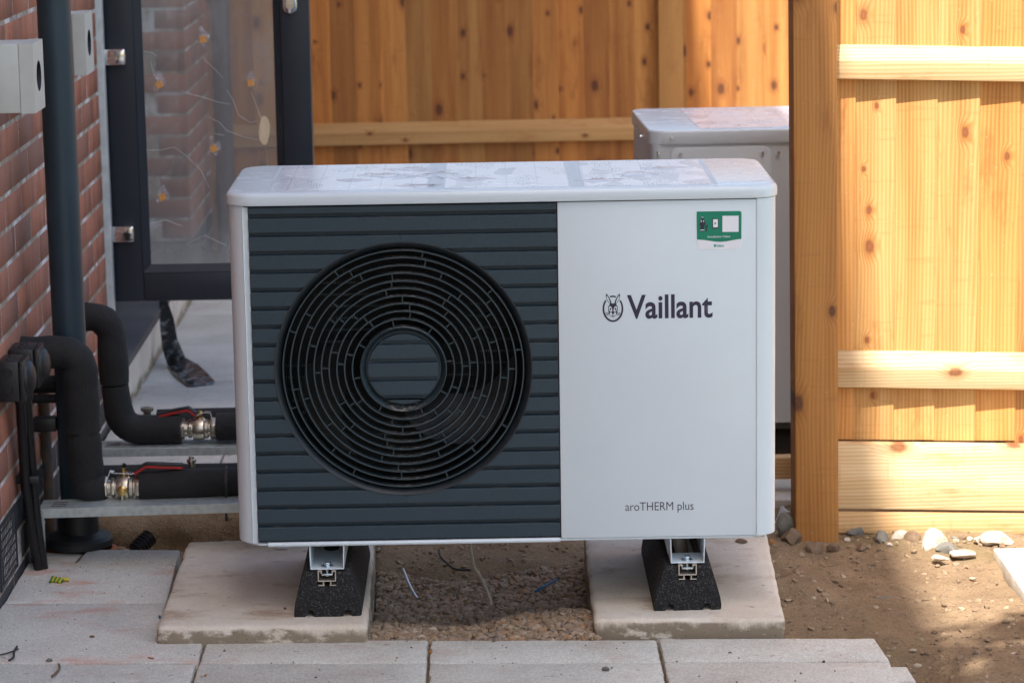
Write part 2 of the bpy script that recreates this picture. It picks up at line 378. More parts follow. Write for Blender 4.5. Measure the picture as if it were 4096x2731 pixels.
def m_sheet(name, seed):
    # printed fitting sheet under wet film: ruled boxes, small type, drawings
    t = NT(name)
    q = t.vmath('ADD', t.co, (seed * 3.1, seed * 1.7, 0))
    x, y, z = t.sep(q)
    b = t.t.nodes.new('ShaderNodeTexBrick'); t._in(b.inputs['Vector'], t.comb(x, y, 0.0)); b.inputs['Scale'].default_value = 1.0
    b.inputs['Brick Width'].default_value = 0.062; b.inputs['Row Height'].default_value = 0.36
    b.inputs['Mortar Size'].default_value = 0.0011; b.inputs['Mortar Smooth'].default_value = 0.0; b.offset = 0.0
    lines = t.math('MULTIPLY', b.outputs['Fac'], 0.26)
    cell = t.vor(1.0, t.mapv(q, (24, 13, 1)))
    typ = t.math('MULTIPLY', t.step(t.noise(1.0, t.mapv(q, (360, 90, 1)), detail=1), 0.56, 0.62), t.step(t.sep(cell.outputs['Color'])[0], 0.66, 0.68))
    dr = t.math('MULTIPLY', t.step(t.vor(1.0, t.mapv(q, (70, 26, 1)), 'DISTANCE_TO_EDGE').outputs['Distance'], 0.035, 0.015), t.step(t.sep(cell.outputs['Color'])[1], 0.68, 0.70))
    blk = t.math('MULTIPLY', t.step(t.sep(cell.outputs['Color'])[2], 0.90, 0.91), 0.30)
    f = t.math('MAXIMUM', lines, t.math('MAXIMUM', t.math('MULTIPLY', typ, 0.8), t.math('MAXIMUM', t.math('MULTIPLY', dr, 0.16), blk)))
    mud = t.step(t.noise(1.0, t.mapv(t.co, (8, 22, 1)), detail=6, rough=0.75), 0.56, 0.76)
    c = t.mix(f, (0.74, 0.74, 0.79), (0.12, 0.11, 0.17))
    c = t.mix(t.math('MULTIPLY', mud, 0.26), c, (0.42, 0.42, 0.45))
    rough = t.math('ADD', 0.22, t.math('MULTIPLY', mud, 0.35))
    MAT[name] = t.done(c, rough, 0.0, t.bump(t.noise(1.0, t.mapv(t.co, (26, 60, 1)), detail=3), 0.12, 0.002))
for i in range(3): m_sheet('sheet_print_%d' % i, i + 1)
def m_lid():
    t = NT('lid_paint')
    n = t.noise(1.0, t.mapv(t.co, (7, 20, 9)), detail=7, rough=0.75)
    g = t.t.nodes.new('ShaderNodeNewGeometry')
    up = t.step(t.sep(g.outputs['Normal'])[2], 0.8, 0.98)
    mud = t.math('MULTIPLY', up, t.step(n, 0.52, 0.74))
    rs = t.math('MULTIPLY', up, t.step(t.noise(1.0, t.mapv(t.co, (28, 80, 9)), detail=4, rough=0.7), 0.66, 0.76))
    c = t.mix(t.math('MULTIPLY', mud, 0.55), (0.62, 0.69, 0.74), (0.42, 0.41, 0.39))
    c = t.mix(t.math('MULTIPLY', rs, 0.45), c, (0.42, 0.24, 0.12))
    r = t.math('ADD', 0.24, t.math('MULTIPLY', mud, 0.3))
    MAT['lid_paint'] = t.done(c, r, 0.0, t.bump(n, 0.08, 0.001))
m_lid()
def m_water():
    t = NT('rain_water')
    MAT['rain_water'] = t.done((0.72, 0.74, 0.80), 0.02, 0.0, t.bump(t.noise(60, detail=2), 0.35, 0.003), Alpha=0.45, IOR=1.33, Specular_IOR_Level=1.0)
m_water()
def m_plasticsheet():
    t = NT('foil_black')
    n = t.noise(30, detail=4)
    MAT['foil_black'] = t.done(t.mix(t.step(n, 0.5, 0.8), (0.05, 0.05, 0.052), (0.50, 0.52, 0.55)), 0.24, 0.35, t.bump(t.noise(45, detail=3), 0.7, 0.006))  # silvery patches in the colour stand in for sheen on black plastic
m_plasticsheet()

# ------------------------------------------------------------------ mesh helpers
def world_loc(o):
    v = Vector((0, 0, 0))
    while o is not None: v += o.location; o = o.parent
    return v
def tag(o, label=None, cat=None, group=None, kind=None):
    if label: o['label'] = label
    if cat: o['category'] = cat
    if group: o['group'] = group
    if kind: o['kind'] = kind
    return o
def thing(name, loc, label, cat, group=None):
    o = bpy.data.objects.new(name, None); o.empty_display_size = 0.05
    o.location = loc; col.objects.link(o); return tag(o, label, cat, group)
def link(name, me, parent=None, loc=(0, 0, 0)):
    o = bpy.data.objects.new(name, me); col.objects.link(o)
    o.location = loc
    if parent is not None: o.parent = parent
    return o
class MB:
    def __init__(s): s.v = []; s.f = []
    def add(s, vs, fs):
        b = len(s.v); s.v += [Vector(p) for p in vs]; s.f += [tuple(i + b for i in f) for f in fs]; return s
    def box(s, x0, x1, y0, y1, z0, z1):
        return s.add([(x, y, z) for z in (z0, z1) for y in (y0, y1) for x in (x0, x1)],
                     [(0, 2, 3, 1), (4, 5, 7, 6), (0, 1, 5, 4), (2, 6, 7, 3), (0, 4, 6, 2), (1, 3, 7, 5)])
    def prism(s, poly, f0, f1):
        """poly: list of 2D points; f0/f1 map (u,v) to the two end faces"""
        n = len(poly)
        s.add([f0(*p) for p in poly] + [f1(*p) for p in poly],
              [tuple(range(n - 1, -1, -1)), tuple(range(n, 2 * n))] + [(i, (i + 1) % n, n + (i + 1) % n, n + i) for i in range(n)])
        return s
    def prism_y(s, poly, y0, y1): return s.prism(poly, lambda u, v: (u, y0, v), lambda u, v: (u, y1, v))
    def prism_z(s, poly, z0, z1): return s.prism(poly, lambda u, v: (u, v, z0), lambda u, v: (u, v, z1))
    def prism_x(s, poly, x0, x1): return s.prism(poly, lambda u, v: (x0, u, v), lambda u, v: (x1, u, v))
    def loops(s, loops, cap0=True, cap1=True):
        n = len(loops[0]); b = len(s.v)
        for l in loops: s.v += [Vector(p) for p in l]
        for k in range(len(loops) - 1):
            for i in range(n):
                j = (i + 1) % n
                s.f.append((b + k * n + i, b + k * n + j, b + (k + 1) * n + j, b + (k + 1) * n + i))
        if cap0: s.f.append(tuple(b + i for i in range(n - 1, -1, -1)))
        if cap1: s.f.append(tuple(b + (len(loops) - 1) * n + i for i in range(n)))
        return s
    def tube(s, path, rad, n=12, caps=True):
        path = [Vector(p) for p in path]; k = len(path)
        rads = rad if isinstance(rad, (list, tuple)) else [rad] * k
        t0 = (path[1] - path[0]).normalized()
        up = Vector((0, 0, 1)) if abs(t0.z) < 0.9 else Vector((1, 0, 0))
        a = t0.cross(up).normalized(); loops = []
        for i in range(k):
            t = ((path[min(i + 1, k - 1)] - path[i]).normalized() + (path[i] - path[max(i - 1, 0)]).normalized())
            t = t.normalized() if t.length > 1e-9 else t0
            a = (a - t * a.dot(t)).normalized(); b = t.cross(a)
            loops.append([path[i] + (a * math.cos(q) + b * math.sin(q)) * rads[i] for q in (2 * math.pi * j / n for j in range(n))])
        return s.loops(loops, caps, caps)
    def lathe(s, prof, c, axis='Y', n=64, closed=False):
        """prof: (radius, offset along axis)"""
        loops = []
        for r, h in prof:
            l = []
            for j in range(n):
                q = 2 * math.pi * j / n
                if axis == 'Y': l.append((c[0] + r * math.cos(q), c[1] + h, c[2] + r * math.sin(q)))
                elif axis == 'Z': l.append((c[0] + r * math.cos(q), c[1] + r * math.sin(q), c[2] + h))
                else: l.append((c[0] + h, c[1] + r * math.cos(q), c[2] + r * math.sin(q)))
            loops.append(l)
        if closed: loops.append(loops[0]); return s.loops(loops, False, False)
        return s.loops(loops, prof[0][0] > 1e-5 and False, False)
    def mesh(s, name, origin=(0, 0, 0), bevel=0.0, seg=2, smooth=True, ang=35):
        o = Vector(origin); me = bpy.data.meshes.new(name)
        me.from_pydata([tuple(p - o) for p in s.v], [], s.f)
        bm = bmesh.new(); bm.from_mesh(me)
        bmesh.ops.remove_doubles(bm, verts=bm.verts, dist=1e-6)
        bmesh.ops.recalc_face_normals(bm, faces=bm.faces)
        if bevel:
            ed = [e for e in bm.edges if len(e.link_faces) == 2 and e.calc_face_angle(0) > R(28)]
            bmesh.ops.bevel(bm, geom=ed, offset=bevel, segments=seg, profile=0.5, affect='EDGES', clamp_overlap=True)
        bm.to_mesh(me); bm.free()
        if smooth:
            me.polygons.foreach_set('use_smooth', [True] * len(me.polygons))
            me.set_sharp_from_angle(angle=R(ang))
        return me
    def build(s, name, mat, parent=None, own=False, bevel=0.0, seg=2, smooth=True, ang=35):
        base = world_loc(parent) if parent is not None else Vector((0, 0, 0))
        org = base
        if own:
            c = sum(s.v, Vector((0, 0, 0))) / len(s.v); org = c
        me = s.mesh(name, org, bevel, seg, smooth, ang); me.materials.append(MAT[mat])
        return link(name, me, parent, org - base)
def P(): return MB()
def rrect(x0, x1, y0, y1, r, n=6, corners=(1, 1, 1, 1)):
    pts = []
    for k, (cx, cy, a) in enumerate(((x1 - r, y1 - r, 0), (x0 + r, y1 - r, 90), (x0 + r, y0 + r, 180), (x1 - r, y0 + r, 270))):
        if corners[k]:
            for i in range(n + 1):
                q = R(a + 90 * i / n); pts.append((cx + r * math.cos(q), cy + r * math.sin(q)))
        else:
            pts.append(((x1, x0, x0, x1)[k], (y1, y1, y0, y0)[k]))
    return pts
def bez(p0, p1, p2, p3, n=12):
    out = []
    for i in range(n + 1):
        t = i / n; a = 1 - t
        out.append(Vector(p0) * a ** 3 + Vector(p1) * 3 * a * a * t + Vector(p2) * 3 * a * t * t + Vector(p3) * t ** 3)
    return out
def fillet(pts, r, n=7):
    """polyline with rounded corners"""
    pts = [Vector(p) for p in pts]; out = [pts[0]]
    for i in range(1, len(pts) - 1):
        a = (pts[i - 1] - pts[i]).normalized(); b = (pts[i + 1] - pts[i]).normalized()
        p0 = pts[i] + a * r; p1 = pts[i] + b * r
        for k in range(n + 1):
            t = k / n; out.append(p0 * (1 - t) ** 2 + pts[i] * 2 * t * (1 - t) + p1 * t * t)
    out.append(pts[-1]); return out
def dense(path, step):
    out = [Vector(path[0])]
    for a, b in zip(path, path[1:]):
        a, b = Vector(a), Vector(b); n = max(1, int((b - a).length / step))
        out += [a + (b - a) * (i / n) for i in range(1, n + 1)]
    return out
def rock_mesh(name, size, mat, seed, sub=2, rough=0.25):
    rnd = random.Random(seed); bm = bmesh.new()
    bmesh.ops.create_icosphere(bm, subdivisions=sub, radius=1.0)
    ax = [Vector((rnd.uniform(-1, 1), rnd.uniform(-1, 1), rnd.uniform(-1, 1))).normalized() for _ in range(9)]
    cut = [rnd.uniform(0.45, 0.80) for _ in ax]
    for v in bm.verts:
        for a, c in zip(ax, cut):
            d = v.co.dot(a)
            if d > c: v.co -= a * (d - c) * 0.98
        v.co *= 1 + rnd.uniform(-rough, rough) * 0.18
        v.co = Vector((v.co.x * size[0], v.co.y * size[1], v.co.z * size[2]))
    me = bpy.data.meshes.new(name); bm.to_mesh(me); bm.free()
    me.materials.append(MAT[mat]); return me

# ================================================================== SETTING
WALLX = -1.077
# ---- ground: one sheet to the horizon, modelled relief close by
def hnoise(x, y):
    return (math.sin(x * 9.1 + y * 4.3) * math.sin(y * 11.7 - x * 3.1) + 0.5 * math.sin(x * 23 + 1.7) * math.sin(y * 27 + x * 5)
            + 0.35 * math.sin(x * 51 - y * 33) * math.sin(y * 47 + 2.0))
def sm(a, b, v):
    t = max(0.0, min(1.0, (v - a) / (b - a))); return t * t * (3 - 2 * t)
def ground_z(x, y):
    z = -0.03 + 0.006 * hnoise(x, y)
    if -0.75 < x < 0.66 and y < 1.3: z -= 0.010 * (1 - sm(0.15, 0.75, y)) * sm(0.66, 0.58, x) * sm(-0.75, -0.68, x)
    if -0.32 < x < 0.21: z -= 0.065 * sm(0.72, 0.60, y)
    # soil banked against the right-hand concrete base and the fence post
    z += 0.030 * math.exp(-((x - 0.60) / 0.10) ** 2) * sm(0.15, 0.40, y) * sm(1.0, 0.6, y)
    z += 0.020 * sm(0.45, 0.8, y) * sm(0.6, 0.75, x)
    # hollow beside the paving end
    z -= 0.045 * math.exp(-((x - 0.80) / 0.07) ** 2) * math.exp(-((y + 0.20) / 0.12) ** 2)
    z -= 0.022 * math.exp(-((x - 0.62) / 0.09) ** 2) * math.exp(-((y - 0.02) / 0.12) ** 2)
    # dug-out strip behind the units
    if x < 0.6: z -= (0.05 if x < -0.3 else 0.015) * sm(0.55, 0.68, y) * sm(1.12, 1.02, y)
    if y > 1.02 and x < 0.62: z -= 0.03
    if y > 1.5: z = min(z, -0.06)
    if y < -0.5: z = min(z, -0.06)
    return z
xs = [-60, -20, -6, -2.5] + [-1.3 + i * 0.0205 for i in range(133)] + [1.6, 1.8, 2.2, 3, 6, 20, 60]
ys = [-60, -20, -8, -3, -1.2] + [-0.7 + i * 0.0205 for i in range(107)] + [1.7, 2.2, 3, 5, 9, 20, 60]
gm = MB()
for y in ys:
    for x in xs: gm.v.append(Vector((x, y, ground_z(x, y) + (random.uniform(-0.0025, 0.0025) if -1.3 < x < 1.5 and -0.7 < y < 1.5 else 0))))
nx = len(xs)
for j in range(len(ys) - 1):
    for i in range(nx - 1): gm.f.append((j * nx + i, j * nx + i + 1, (j + 1) * nx + i + 1, (j + 1) * nx + i))
g = gm.build('ground', 'soil', smooth=True, ang=80); tag(g, kind='structure')

# ---- paving: bed plus single slabs
bed = MB()
bed.prism_z([(-1.074, -0.20), (-1.074, 0.68), (-0.76, 0.66), (-0.74, -0.02), (-0.6, -0.075), (0.72, -0.14), (0.72, -2.6), (-1.074, -2.6)], -0.075, -0.013)
paving = bed.build('paving', 'soil'); tag(paving, kind='structure')
def slab(pts, z1=0.0, t=0.042, mat='slab_grey', parent=paving, bevel=0.004):
    out = []
    for i, p in enumerate(pts):
        a, c = Vector(p), Vector(pts[(i + 1) % len(pts)]); k = max(1, int((c - a).length / 0.022)); nrm = Vector((-(c - a).y, (c - a).x)).normalized()
        for q in range(k):
            v = a.lerp(c, q / k)
            if q: v += nrm * (random.gauss(0, 0.0006) + (random.uniform(0.001, 0.0035) if random.random() < 0.06 else 0))
            out.append((v.x, v.y))
    b = MB(); b.prism_z(out, z1 - t, z1)
    return b.build('paving_slab', mat, parent, own=True, bevel=bevel)
slab([(-1.075, 0.273), (-0.727, 0.254), (-0.744, 0.697), (-0.955, 0.715), (-0.965, 0.60), (-1.075, 0.605)], mat='slab_red')
slab([(-1.075, -0.166), (-1.075, 0.267), (-0.727, 0.248), (-0.716, -0.032), (-0.622, -0.037), (-0.616, -0.190)], 0.001, mat='slab_red')
def row_y(x, k): return -0.0665 - 0.0515 * x - k
xsA = [-0.6165, -0.1610, 0.2990, 0.7450]
for i in range(3):
    a, b = xsA[i] + 0.0028, xsA[i + 1] - 0.0028
    dz = (0.0, -0.001, 0.0012)[i]
    slab([(a, row_y(a, 0.158)), (b, row_y(b, 0.158)), (b - (0.008 if i == 2 else 0), row_y(b, 0.0)), (a, row_y(a, 0.0))], dz, bevel=0.005)
for k in range(5):
    y0, y1 = 0.162 + k * 0.455, 0.162 + k * 0.455 + 0.451
    e = [-1.075] + xsA
    for i in range(4):
        a, b = e[i] + 0.003, e[i + 1] - 0.003
        slab([(a, row_y(a, y1)), (b, row_y(b, y1)), (b, row_y(b, y0)), (a, row_y(a, y0))], random.uniform(-0.001, 0.001))
# mortar patch where the conduits go down, slab end under the paving, sunlit slab at the right
b = MB(); b.prism_z([(-1.07, 0.612), (-0.975, 0.610), (-0.965, 0.70), (-1.07, 0.72)], -0.05, -0.006)
o = b.build('mortar_patch', 'cast_concrete', paving, bevel=0.003)
slab([(0.70, row_y(0.7, 0.21)), (0.785, row_y(0.785, 0.215)), (0.782, row_y(0.78, 0.12)), (0.70, row_y(0.7, 0.12))], -0.022, 0.04, 'slab_grey')
slab([(1.092, -2.4), (1.098, 0.60), (1.9, 0.60), (1.9, -2.4)], -0.004, 0.05, 'pale_slab', bevel=0.003)
# paving behind the heat pump
bed2 = MB(); bed2.prism_z([(-1.07, 1.10), (0.55, 1.10), (0.9, 2.2), (3.5, 2.2), (3.5, 5.25), (-1.07, 5.25)], -0.10, -0.048)
pv2 = bed2.build('rear_paving', 'soil'); tag(pv2, kind='structure')
ye = 1.075
for k, d in enumerate((0.44, 0.58, 0.58, 0.58, 0.58, 0.58, 0.58)):
    x = -1.072
    first = True
    while x < (0.35 if k < 2 else 1.6):
        wd = (0.34 if k % 2 else 0.60) if first else 0.60
        first = False
        slab([(x + 0.003, ye), (x + wd - 0.003, ye), (x + wd - 0.003, ye + d - 0.006), (x + 0.003, ye + d - 0.006)],
             random.uniform(-0.003, 0.001), 0.05, 'slab_far', pv2, 0.004)
        x += wd
    ye += d

lw = MB(); lw.box(1.95, 60, -60, 0.55, -0.05, -0.012); tag(lw.build('bounce_lawn', 'bounce_lawn', None, smooth=False), kind='structure')  # unseen green sheet added to cut warm light bouncing off the soil
dv = MB(); dv.box(-1.0, 1.9, -60, -2.62, -0.08, -0.006); tag(dv.build('bounce_drive', 'tarmac', None, smooth=False), kind='structure')  # unseen grey sheet added behind the camera to cool the bounced light
# ---- gravel between the two concrete bases
def pebble_mass(name, n, region, zf, smin, smax, mat, label, cat, seed):
    rnd = random.Random(seed)
    proto = []
    for k in range(6):
        bm = bmesh.new(); bmesh.ops.create_icosphere(bm, subdivisions=1, radius=1)
        for v in bm.verts: v.co *= rnd.uniform(0.78, 1.16)
        proto.append(([v.co.copy() for v in bm.verts], [tuple(v.index for v in f.verts) for f in bm.faces])); bm.free()
    mb = MB()
    for _ in range(n):
        x = rnd.uniform(region[0], region[1]); y = rnd.uniform(region[2], region[3])
        z = zf(x, y, rnd)
        if z is None: continue
        s = smin + (smax - smin) * rnd.random() ** 2.2
        vs, fs = proto[rnd.randrange(6)]
        M3 = Matrix.Rotation(rnd.uniform(0, 6.28), 3, 'Z') @ Matrix.Rotation(rnd.uniform(-0.6, 0.6), 3, 'X')
        sc = Vector((s * rnd.uniform(0.8, 1.35), s * rnd.uniform(0.75, 1.1), s * rnd.uniform(0.55, 0.9)))
        mb.add([M3 @ Vector((v.x * sc.x, v.y * sc.y, v.z * sc.z)) + Vector((x, y, z)) for v in vs], fs)
    o = mb.build(name, mat, None, ang=50)
    return tag(o, label, cat, kind='stuff')
def gz(x, y, r):
    front = sm(0.30, 0.06, y)
    z = -0.080 + 0.066 * front + 0.030 * sm(0.45, 0.62, y)
    z += 0.018 * math.exp(-((x - 0.06) / 0.12) ** 2) * math.exp(-((y - 0.14) / 0.09) ** 2) + 0.014 * sm(0.04, 0.15, x) * sm(0.5, 0.2, y)
    z -= 0.022 * math.exp(-((x + 0.10) / 0.08) ** 2) * math.exp(-((y - 0.16) / 0.08) ** 2)
    if y > 0.61 + 0.04 * math.sin(x * 14): return None
    return z + r.uniform(-0.006, 0.006)
pebble_mass('gravel', 13000, (-0.288, 0.176, -0.075, 0.66), gz, 0.0036, 0.0115, 'pebbles',
            'loose tan and brown gravel between the two concrete bases', 'gravel', 3)
def cz(x, y, r):
    if -0.72 < x < 0.585 and y < 0.60 and not (-0.28 < x < 0.165 and y > 0.30): return None
    if x < -0.73 and y < 0.74: return None
    if y < -0.02 and x < 0.76: return None
    if x > 1.08 and y < 0.61: return None
    if x < 0.6 and y > 1.06: return None
    dens = 0.55 if (0.68 < x and 0.0 < y < 0.55) else 1.0
    if r.random() > dens: return None
    return ground_z(x, y) + r.uniform(-0.004, 0.002)
pebble_mass('soil_crumbs', 9500, (-1.05, 1.35, -0.45, 1.06), cz, 0.0014, 0.0092, 'clods',
            'dark crumbs and small clods of earth over the bare soil', 'soil', 5)

def pz_grit(x, y, r):
    if y > row_y(x, 0.0) - 0.004 and x > -0.62: return None
    if x > 0.735 or (x > -0.735 and y > -0.04): return None
    return 0.0015
pebble_mass('paving_grit', 420, (-1.06, 0.735, -0.42, 0.68), pz_grit, 0.0008, 0.0026, 'clods', 'fine dark grit scattered over the front paving', 'grit', 9)

# ================================================================== HOUSE
house = thing('house', (WALLX, 2.0, 0), 'red brick house wall with white stained mortar along the left side', 'house')
wl = MB()
def wallseg(y0, y1, z0, z1, x1=WALLX - 0.0012): wl.box(-1.36, x1, y0, y1, z0, z1)
wallseg(-0.20, 2.108, -0.3, 1.30)
wall = wl.build('wall', 'mortar', house, smooth=False)
wl = MB(); wallseg(4.392, 5.9, -0.3, 1.30); wall_far = wl.build('wall', 'mortar', house, smooth=False)
wl = MB(); wallseg(-9.0, -0.2, -0.3, 9.4, WALLX); wallseg(-0.2, 2.108, 1.3, 9.4, WALLX); wallseg(4.392, 5.9, 1.3, 9.4, WALLX); wallseg(2.108, 4.392, 2.25, 9.4, WALLX)
wl.box(-8, -1.36, 5.6, 5.9, -0.3, 9.4); wl.box(-8, -1.36, -9.0, -8.7, -0.3, 9.4); wl.box(-8.3, -8, -9, 5.9, -0.3, 9.4)
wl.build('upper_wall', 'brick_wall', house, smooth=False)
rf = MB()
rf.loops([[(-8.8, -9.6, 9.40), (-0.26, -9.6, 9.40), (-0.26, 6.5, 9.40), (-8.8, 6.5, 9.40)],
          [(-8.8, -9.6, 9.60), (-0.26, -9.6, 9.60), (-0.26, 6.5, 9.60), (-8.8, 6.5, 9.60)],
          [(-4.7, -6, 12.5), (-4.6, -6, 12.5), (-4.6, 3, 12.5), (-4.7, 3, 12.5)]])
rf.build('roof', 'roof_tile', house, smooth=False)
iw = MB(); iw.box(-3.2, -3.1, 1.6, 5.0, 0, 2.3); iw.box(-3.2, -1.36, 4.6, 4.7, 0, 2.3); iw.box(-3.2, -1.36, 1.5, 1.6, 0, 2.3); iw.box(-3.2, -1.36, 1.6, 4.6, 2.25, 2.35); iw.box(-3.2, -1.30, 1.6, 4.6, 0.05, 0.12)
iw.build('inner_wall', 'plaster', house, smooth=False)
# bricks, each its own object
def brick_mesh(name, L, H, D, mat):
    b = MB(); b.box(-D, 0, -L / 2, L / 2, -H / 2, H / 2)
    me = b.mesh(name, (0, 0, 0), 0.0012, 1, True, 50); me.materials.append(MAT[mat]); return me
BH, BL, JT, CP_ = 0.0635, 0.2145, 0.0105, 0.0740
bm_full = [brick_mesh('brick', BL, BH, 0.03, 'brick_red'), brick_mesh('brick_dark', BL, BH, 0.03, 'brick_blue')]
bm_half = [brick_mesh('brick_half', 0.102, BH, 0.03, 'brick_red'), brick_mesh('brick_half_dark', 0.102, BH, 0.03, 'brick_blue')]
wbase = world_loc(wall)
z0c = 0.0975
AIR = (0.262, 0.478)
for c in range(-2, 16):
    zc = z0c + c * CP_ + CP_ / 2
    dark = 1 if zc < 0.17 else 0
    for (a, b) in ((-0.17, 2.108), (4.392, 5.30)):
        y = b if a < 1 else a
        sgn = -1 if a < 1 else 1
        half = (c % 2 == 0)
        while (y > a if sgn < 0 else y < b):
            L = 0.102 if half else BL
            yc = y + sgn * L / 2
            me = (bm_half if half else bm_full)[dark]
            half = False
            y += sgn * (L + JT)
            if c in (0, -1) and AIR[0] - 0.05 < yc < AIR[1] + 0.05 and a < 1: continue
            o = bpy.data.objects.new('brick', me); col.objects.link(o); o.parent = wall if a < 1 else wall_far
            o.location = Vector((WALLX + random.uniform(-0.0004, 0.0006), yc, zc)) - wbase
            o.rotation_euler = (random.uniform(-0.004, 0.004), random.uniform(-0.004, 0.004), random.uniform(-0.001, 0.001))
    # far reveal, facing the camera
    o = bpy.data.objects.new('brick', (bm_half if c % 2 else bm_full)[dark]); col.objects.link(o); o.parent = wall_far
    L = 0.102 if c % 2 else BL
    o.location = Vector((WALLX - L / 2 - 0.001, 4.390, zc)) - wbase; o.rotation_euler = (0, 0, -math.pi / 2)
# air brick
ab = MB(); y0, y1 = AIR; za, zb = 0.026, 0.168
ab.box(WALLX - 0.03, WALLX - 0.018, y0, y1, za, zb)
for yy in (y0, y1 - 0.010): ab.box(WALLX - 0.02, WALLX + 0.002, yy, yy + 0.010, za, zb)
for zz in (za, zb - 0.009): ab.box(WALLX - 0.02, WALLX + 0.001, y0 + 0.01, y1 - 0.01, zz, zz + 0.009)
for i in range(1, 11): yy = y0 + 0.010 + i * (y1 - y0 - 0.02) / 11; ab.box(WALLX - 0.02, WALLX, yy - 0.0025, yy + 0.0025, za + .009, zb - .009)
for i in range(1, 7): zz = za + i * (zb - za) / 7; ab.box(WALLX - 0.02, WALLX - 0.001, y0 + .01, y1 - .01, zz - 0.0028, zz + 0.0028)
ab.build('air_brick', 'anthracite', house, smooth=False)
# door frame, sill step
fr = MB(); fr.box(-1.185, -1.060, 2.115, 2.150, 0.14, 2.2); fr.build('door_frame', 'pvc_white', house, bevel=0.003)
fr = MB(); fr.box(-1.170, -1.070, 2.152, 2.172, 0.14, 2.2); fr.build('frame_seal', 'anthracite', house, bevel=0.002)
fr = MB(); fr.box(-1.33, -1.235, 4.28, 4.385, 0.14, 2.2); fr.build('door_frame', 'anthracite', house, bevel=0.004)
fr = MB(); fr.box(-1.33, -1.16, 2.16, 4.39, 2.16, 2.245); fr.build('door_frame', 'anthracite', house, bevel=0.004)
st = MB(); st.box(-1.30, -1.052, 2.20, 4.385, -0.05, 0.135); st.build('door_step', 'cast_concrete', house, bevel=0.004)
st = MB(); st.box(-1.30, -1.035, 2.19, 4.39, 0.137, 0.160); st.build('step_tile', 'tile_slate', house, bevel=0.003)

# ================================================================== FENCES
def feather(w, h):
    # vertical feather-edge board: thin left edge, thick right edge (front faces -y)
    b = MB(); b.prism_z([(0, 0.0), (w, -0.005), (w, -0.0180), (0, -0.0100)], 0, h); return b
def fence_run(name, label, x0, x1, Y, zb, zt, rails, tilt, pitch, seed, mats=('wood_v', 'wood_h'), rake=0.0):
    f = thing(name, (x0, Y, 0), label, 'fence')
    rnd = random.Random(seed); base = world_loc(f)
    me = feather(pitch + 0.022, zt - zb).mesh('board', (0, 0, 0), 0.0012, 1); me.materials.append(MAT[mats[0]])
    i = 0; x = x0
    while x < x1:
        o = bpy.data.objects.new('board', me); col.objects.link(o); o.parent = f
        o.location = Vector((x, Y + rnd.uniform(-0.002, 0.002), zb + tilt * (x - x0) + rnd.uniform(-0.004, 0.001))) - base
        o.rotation_euler = (0, rake + rnd.uniform(-0.0025, 0.0025), 0)
        x += pitch * rnd.uniform(0.985, 1.015)
    for (zlo, zap, zhi, dep) in rails:
        b = MB(); t = tilt * (x1 - x0)
        pr_ = [(-0.012, zlo), (-0.015 - dep * 0.80, zlo), (-0.017 - dep, zap), (-0.0188, zhi), (-0.012, zhi)]
        b.loops([[(x0, Y + u, v) for u, v in pr_], [(x1, Y + u, v + t) for u, v in pr_]])
        b.build('arris_rail', mats[1], f, own=True, bevel=0.002, seg=1)
    return f
FY = 0.822
xr0 = 0.6895
fr_ = fence_run('fence', 'sunlit timber fence of overlapping boards at the right edge', xr0, 2.6, FY, 0.207, 1.80,
                [(1.043, 1.085, 1.1195, 0.033), (0.336, 0.382, 0.4195, 0.033)], -0.031, 0.0945, 11)
b = MB(); b.prism_y([(0.762, 0.0510), (2.6, -0.006), (2.6, 0.149), (0.762, 0.2055)], FY - 0.050, FY - 0.022)
b.build('gravel_board', 'wood_h', fr_, own=True, bevel=0.002)
b = MB(); b.prism_y([(0.762, -0.0085), (2.6, -0.055), (2.6, -0.006), (0.762, 0.0435)], FY - 0.046, FY - 0.018)
b.build('gravel_board', 'wood_h', fr_, own=True, bevel=0.002)
b = MB()
b.loops([[(0.6655, 0.700, -0.25), (0.7645, 0.700, -0.25), (0.7645, 0.800, -0.25), (0.6655, 0.800, -0.25)],
         [(0.6480, 0.700, 1.85), (0.7450, 0.700, 1.85), (0.7450, 0.800, 1.85), (0.6480, 0.800, 1.85)]])
b.build('post', 'wood_post', fr_, own=True, bevel=0.004)
FYF = 5.20
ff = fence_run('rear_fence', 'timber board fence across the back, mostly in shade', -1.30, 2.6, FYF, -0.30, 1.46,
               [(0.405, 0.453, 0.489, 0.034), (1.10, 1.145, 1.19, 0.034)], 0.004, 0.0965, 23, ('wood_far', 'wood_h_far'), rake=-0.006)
b = MB(); b.box(0.628, 0.722, FYF - 0.075, FYF - 0.026, -0.3, 1.50); b.build('post', 'wood_post', ff, own=True, bevel=0.004)

# ================================================================== FRONT HEAT PUMP
hp = thing('heat_pump', (0, 0.225, 0.135), 'white outdoor heat pump with dark round fan grille in the foreground', 'heat pump')
ZB, ZL, ZT = 0.1905, 0.880, 0.9065
XG0, XG1, XS = -0.5055, 0.1075, 0.5065
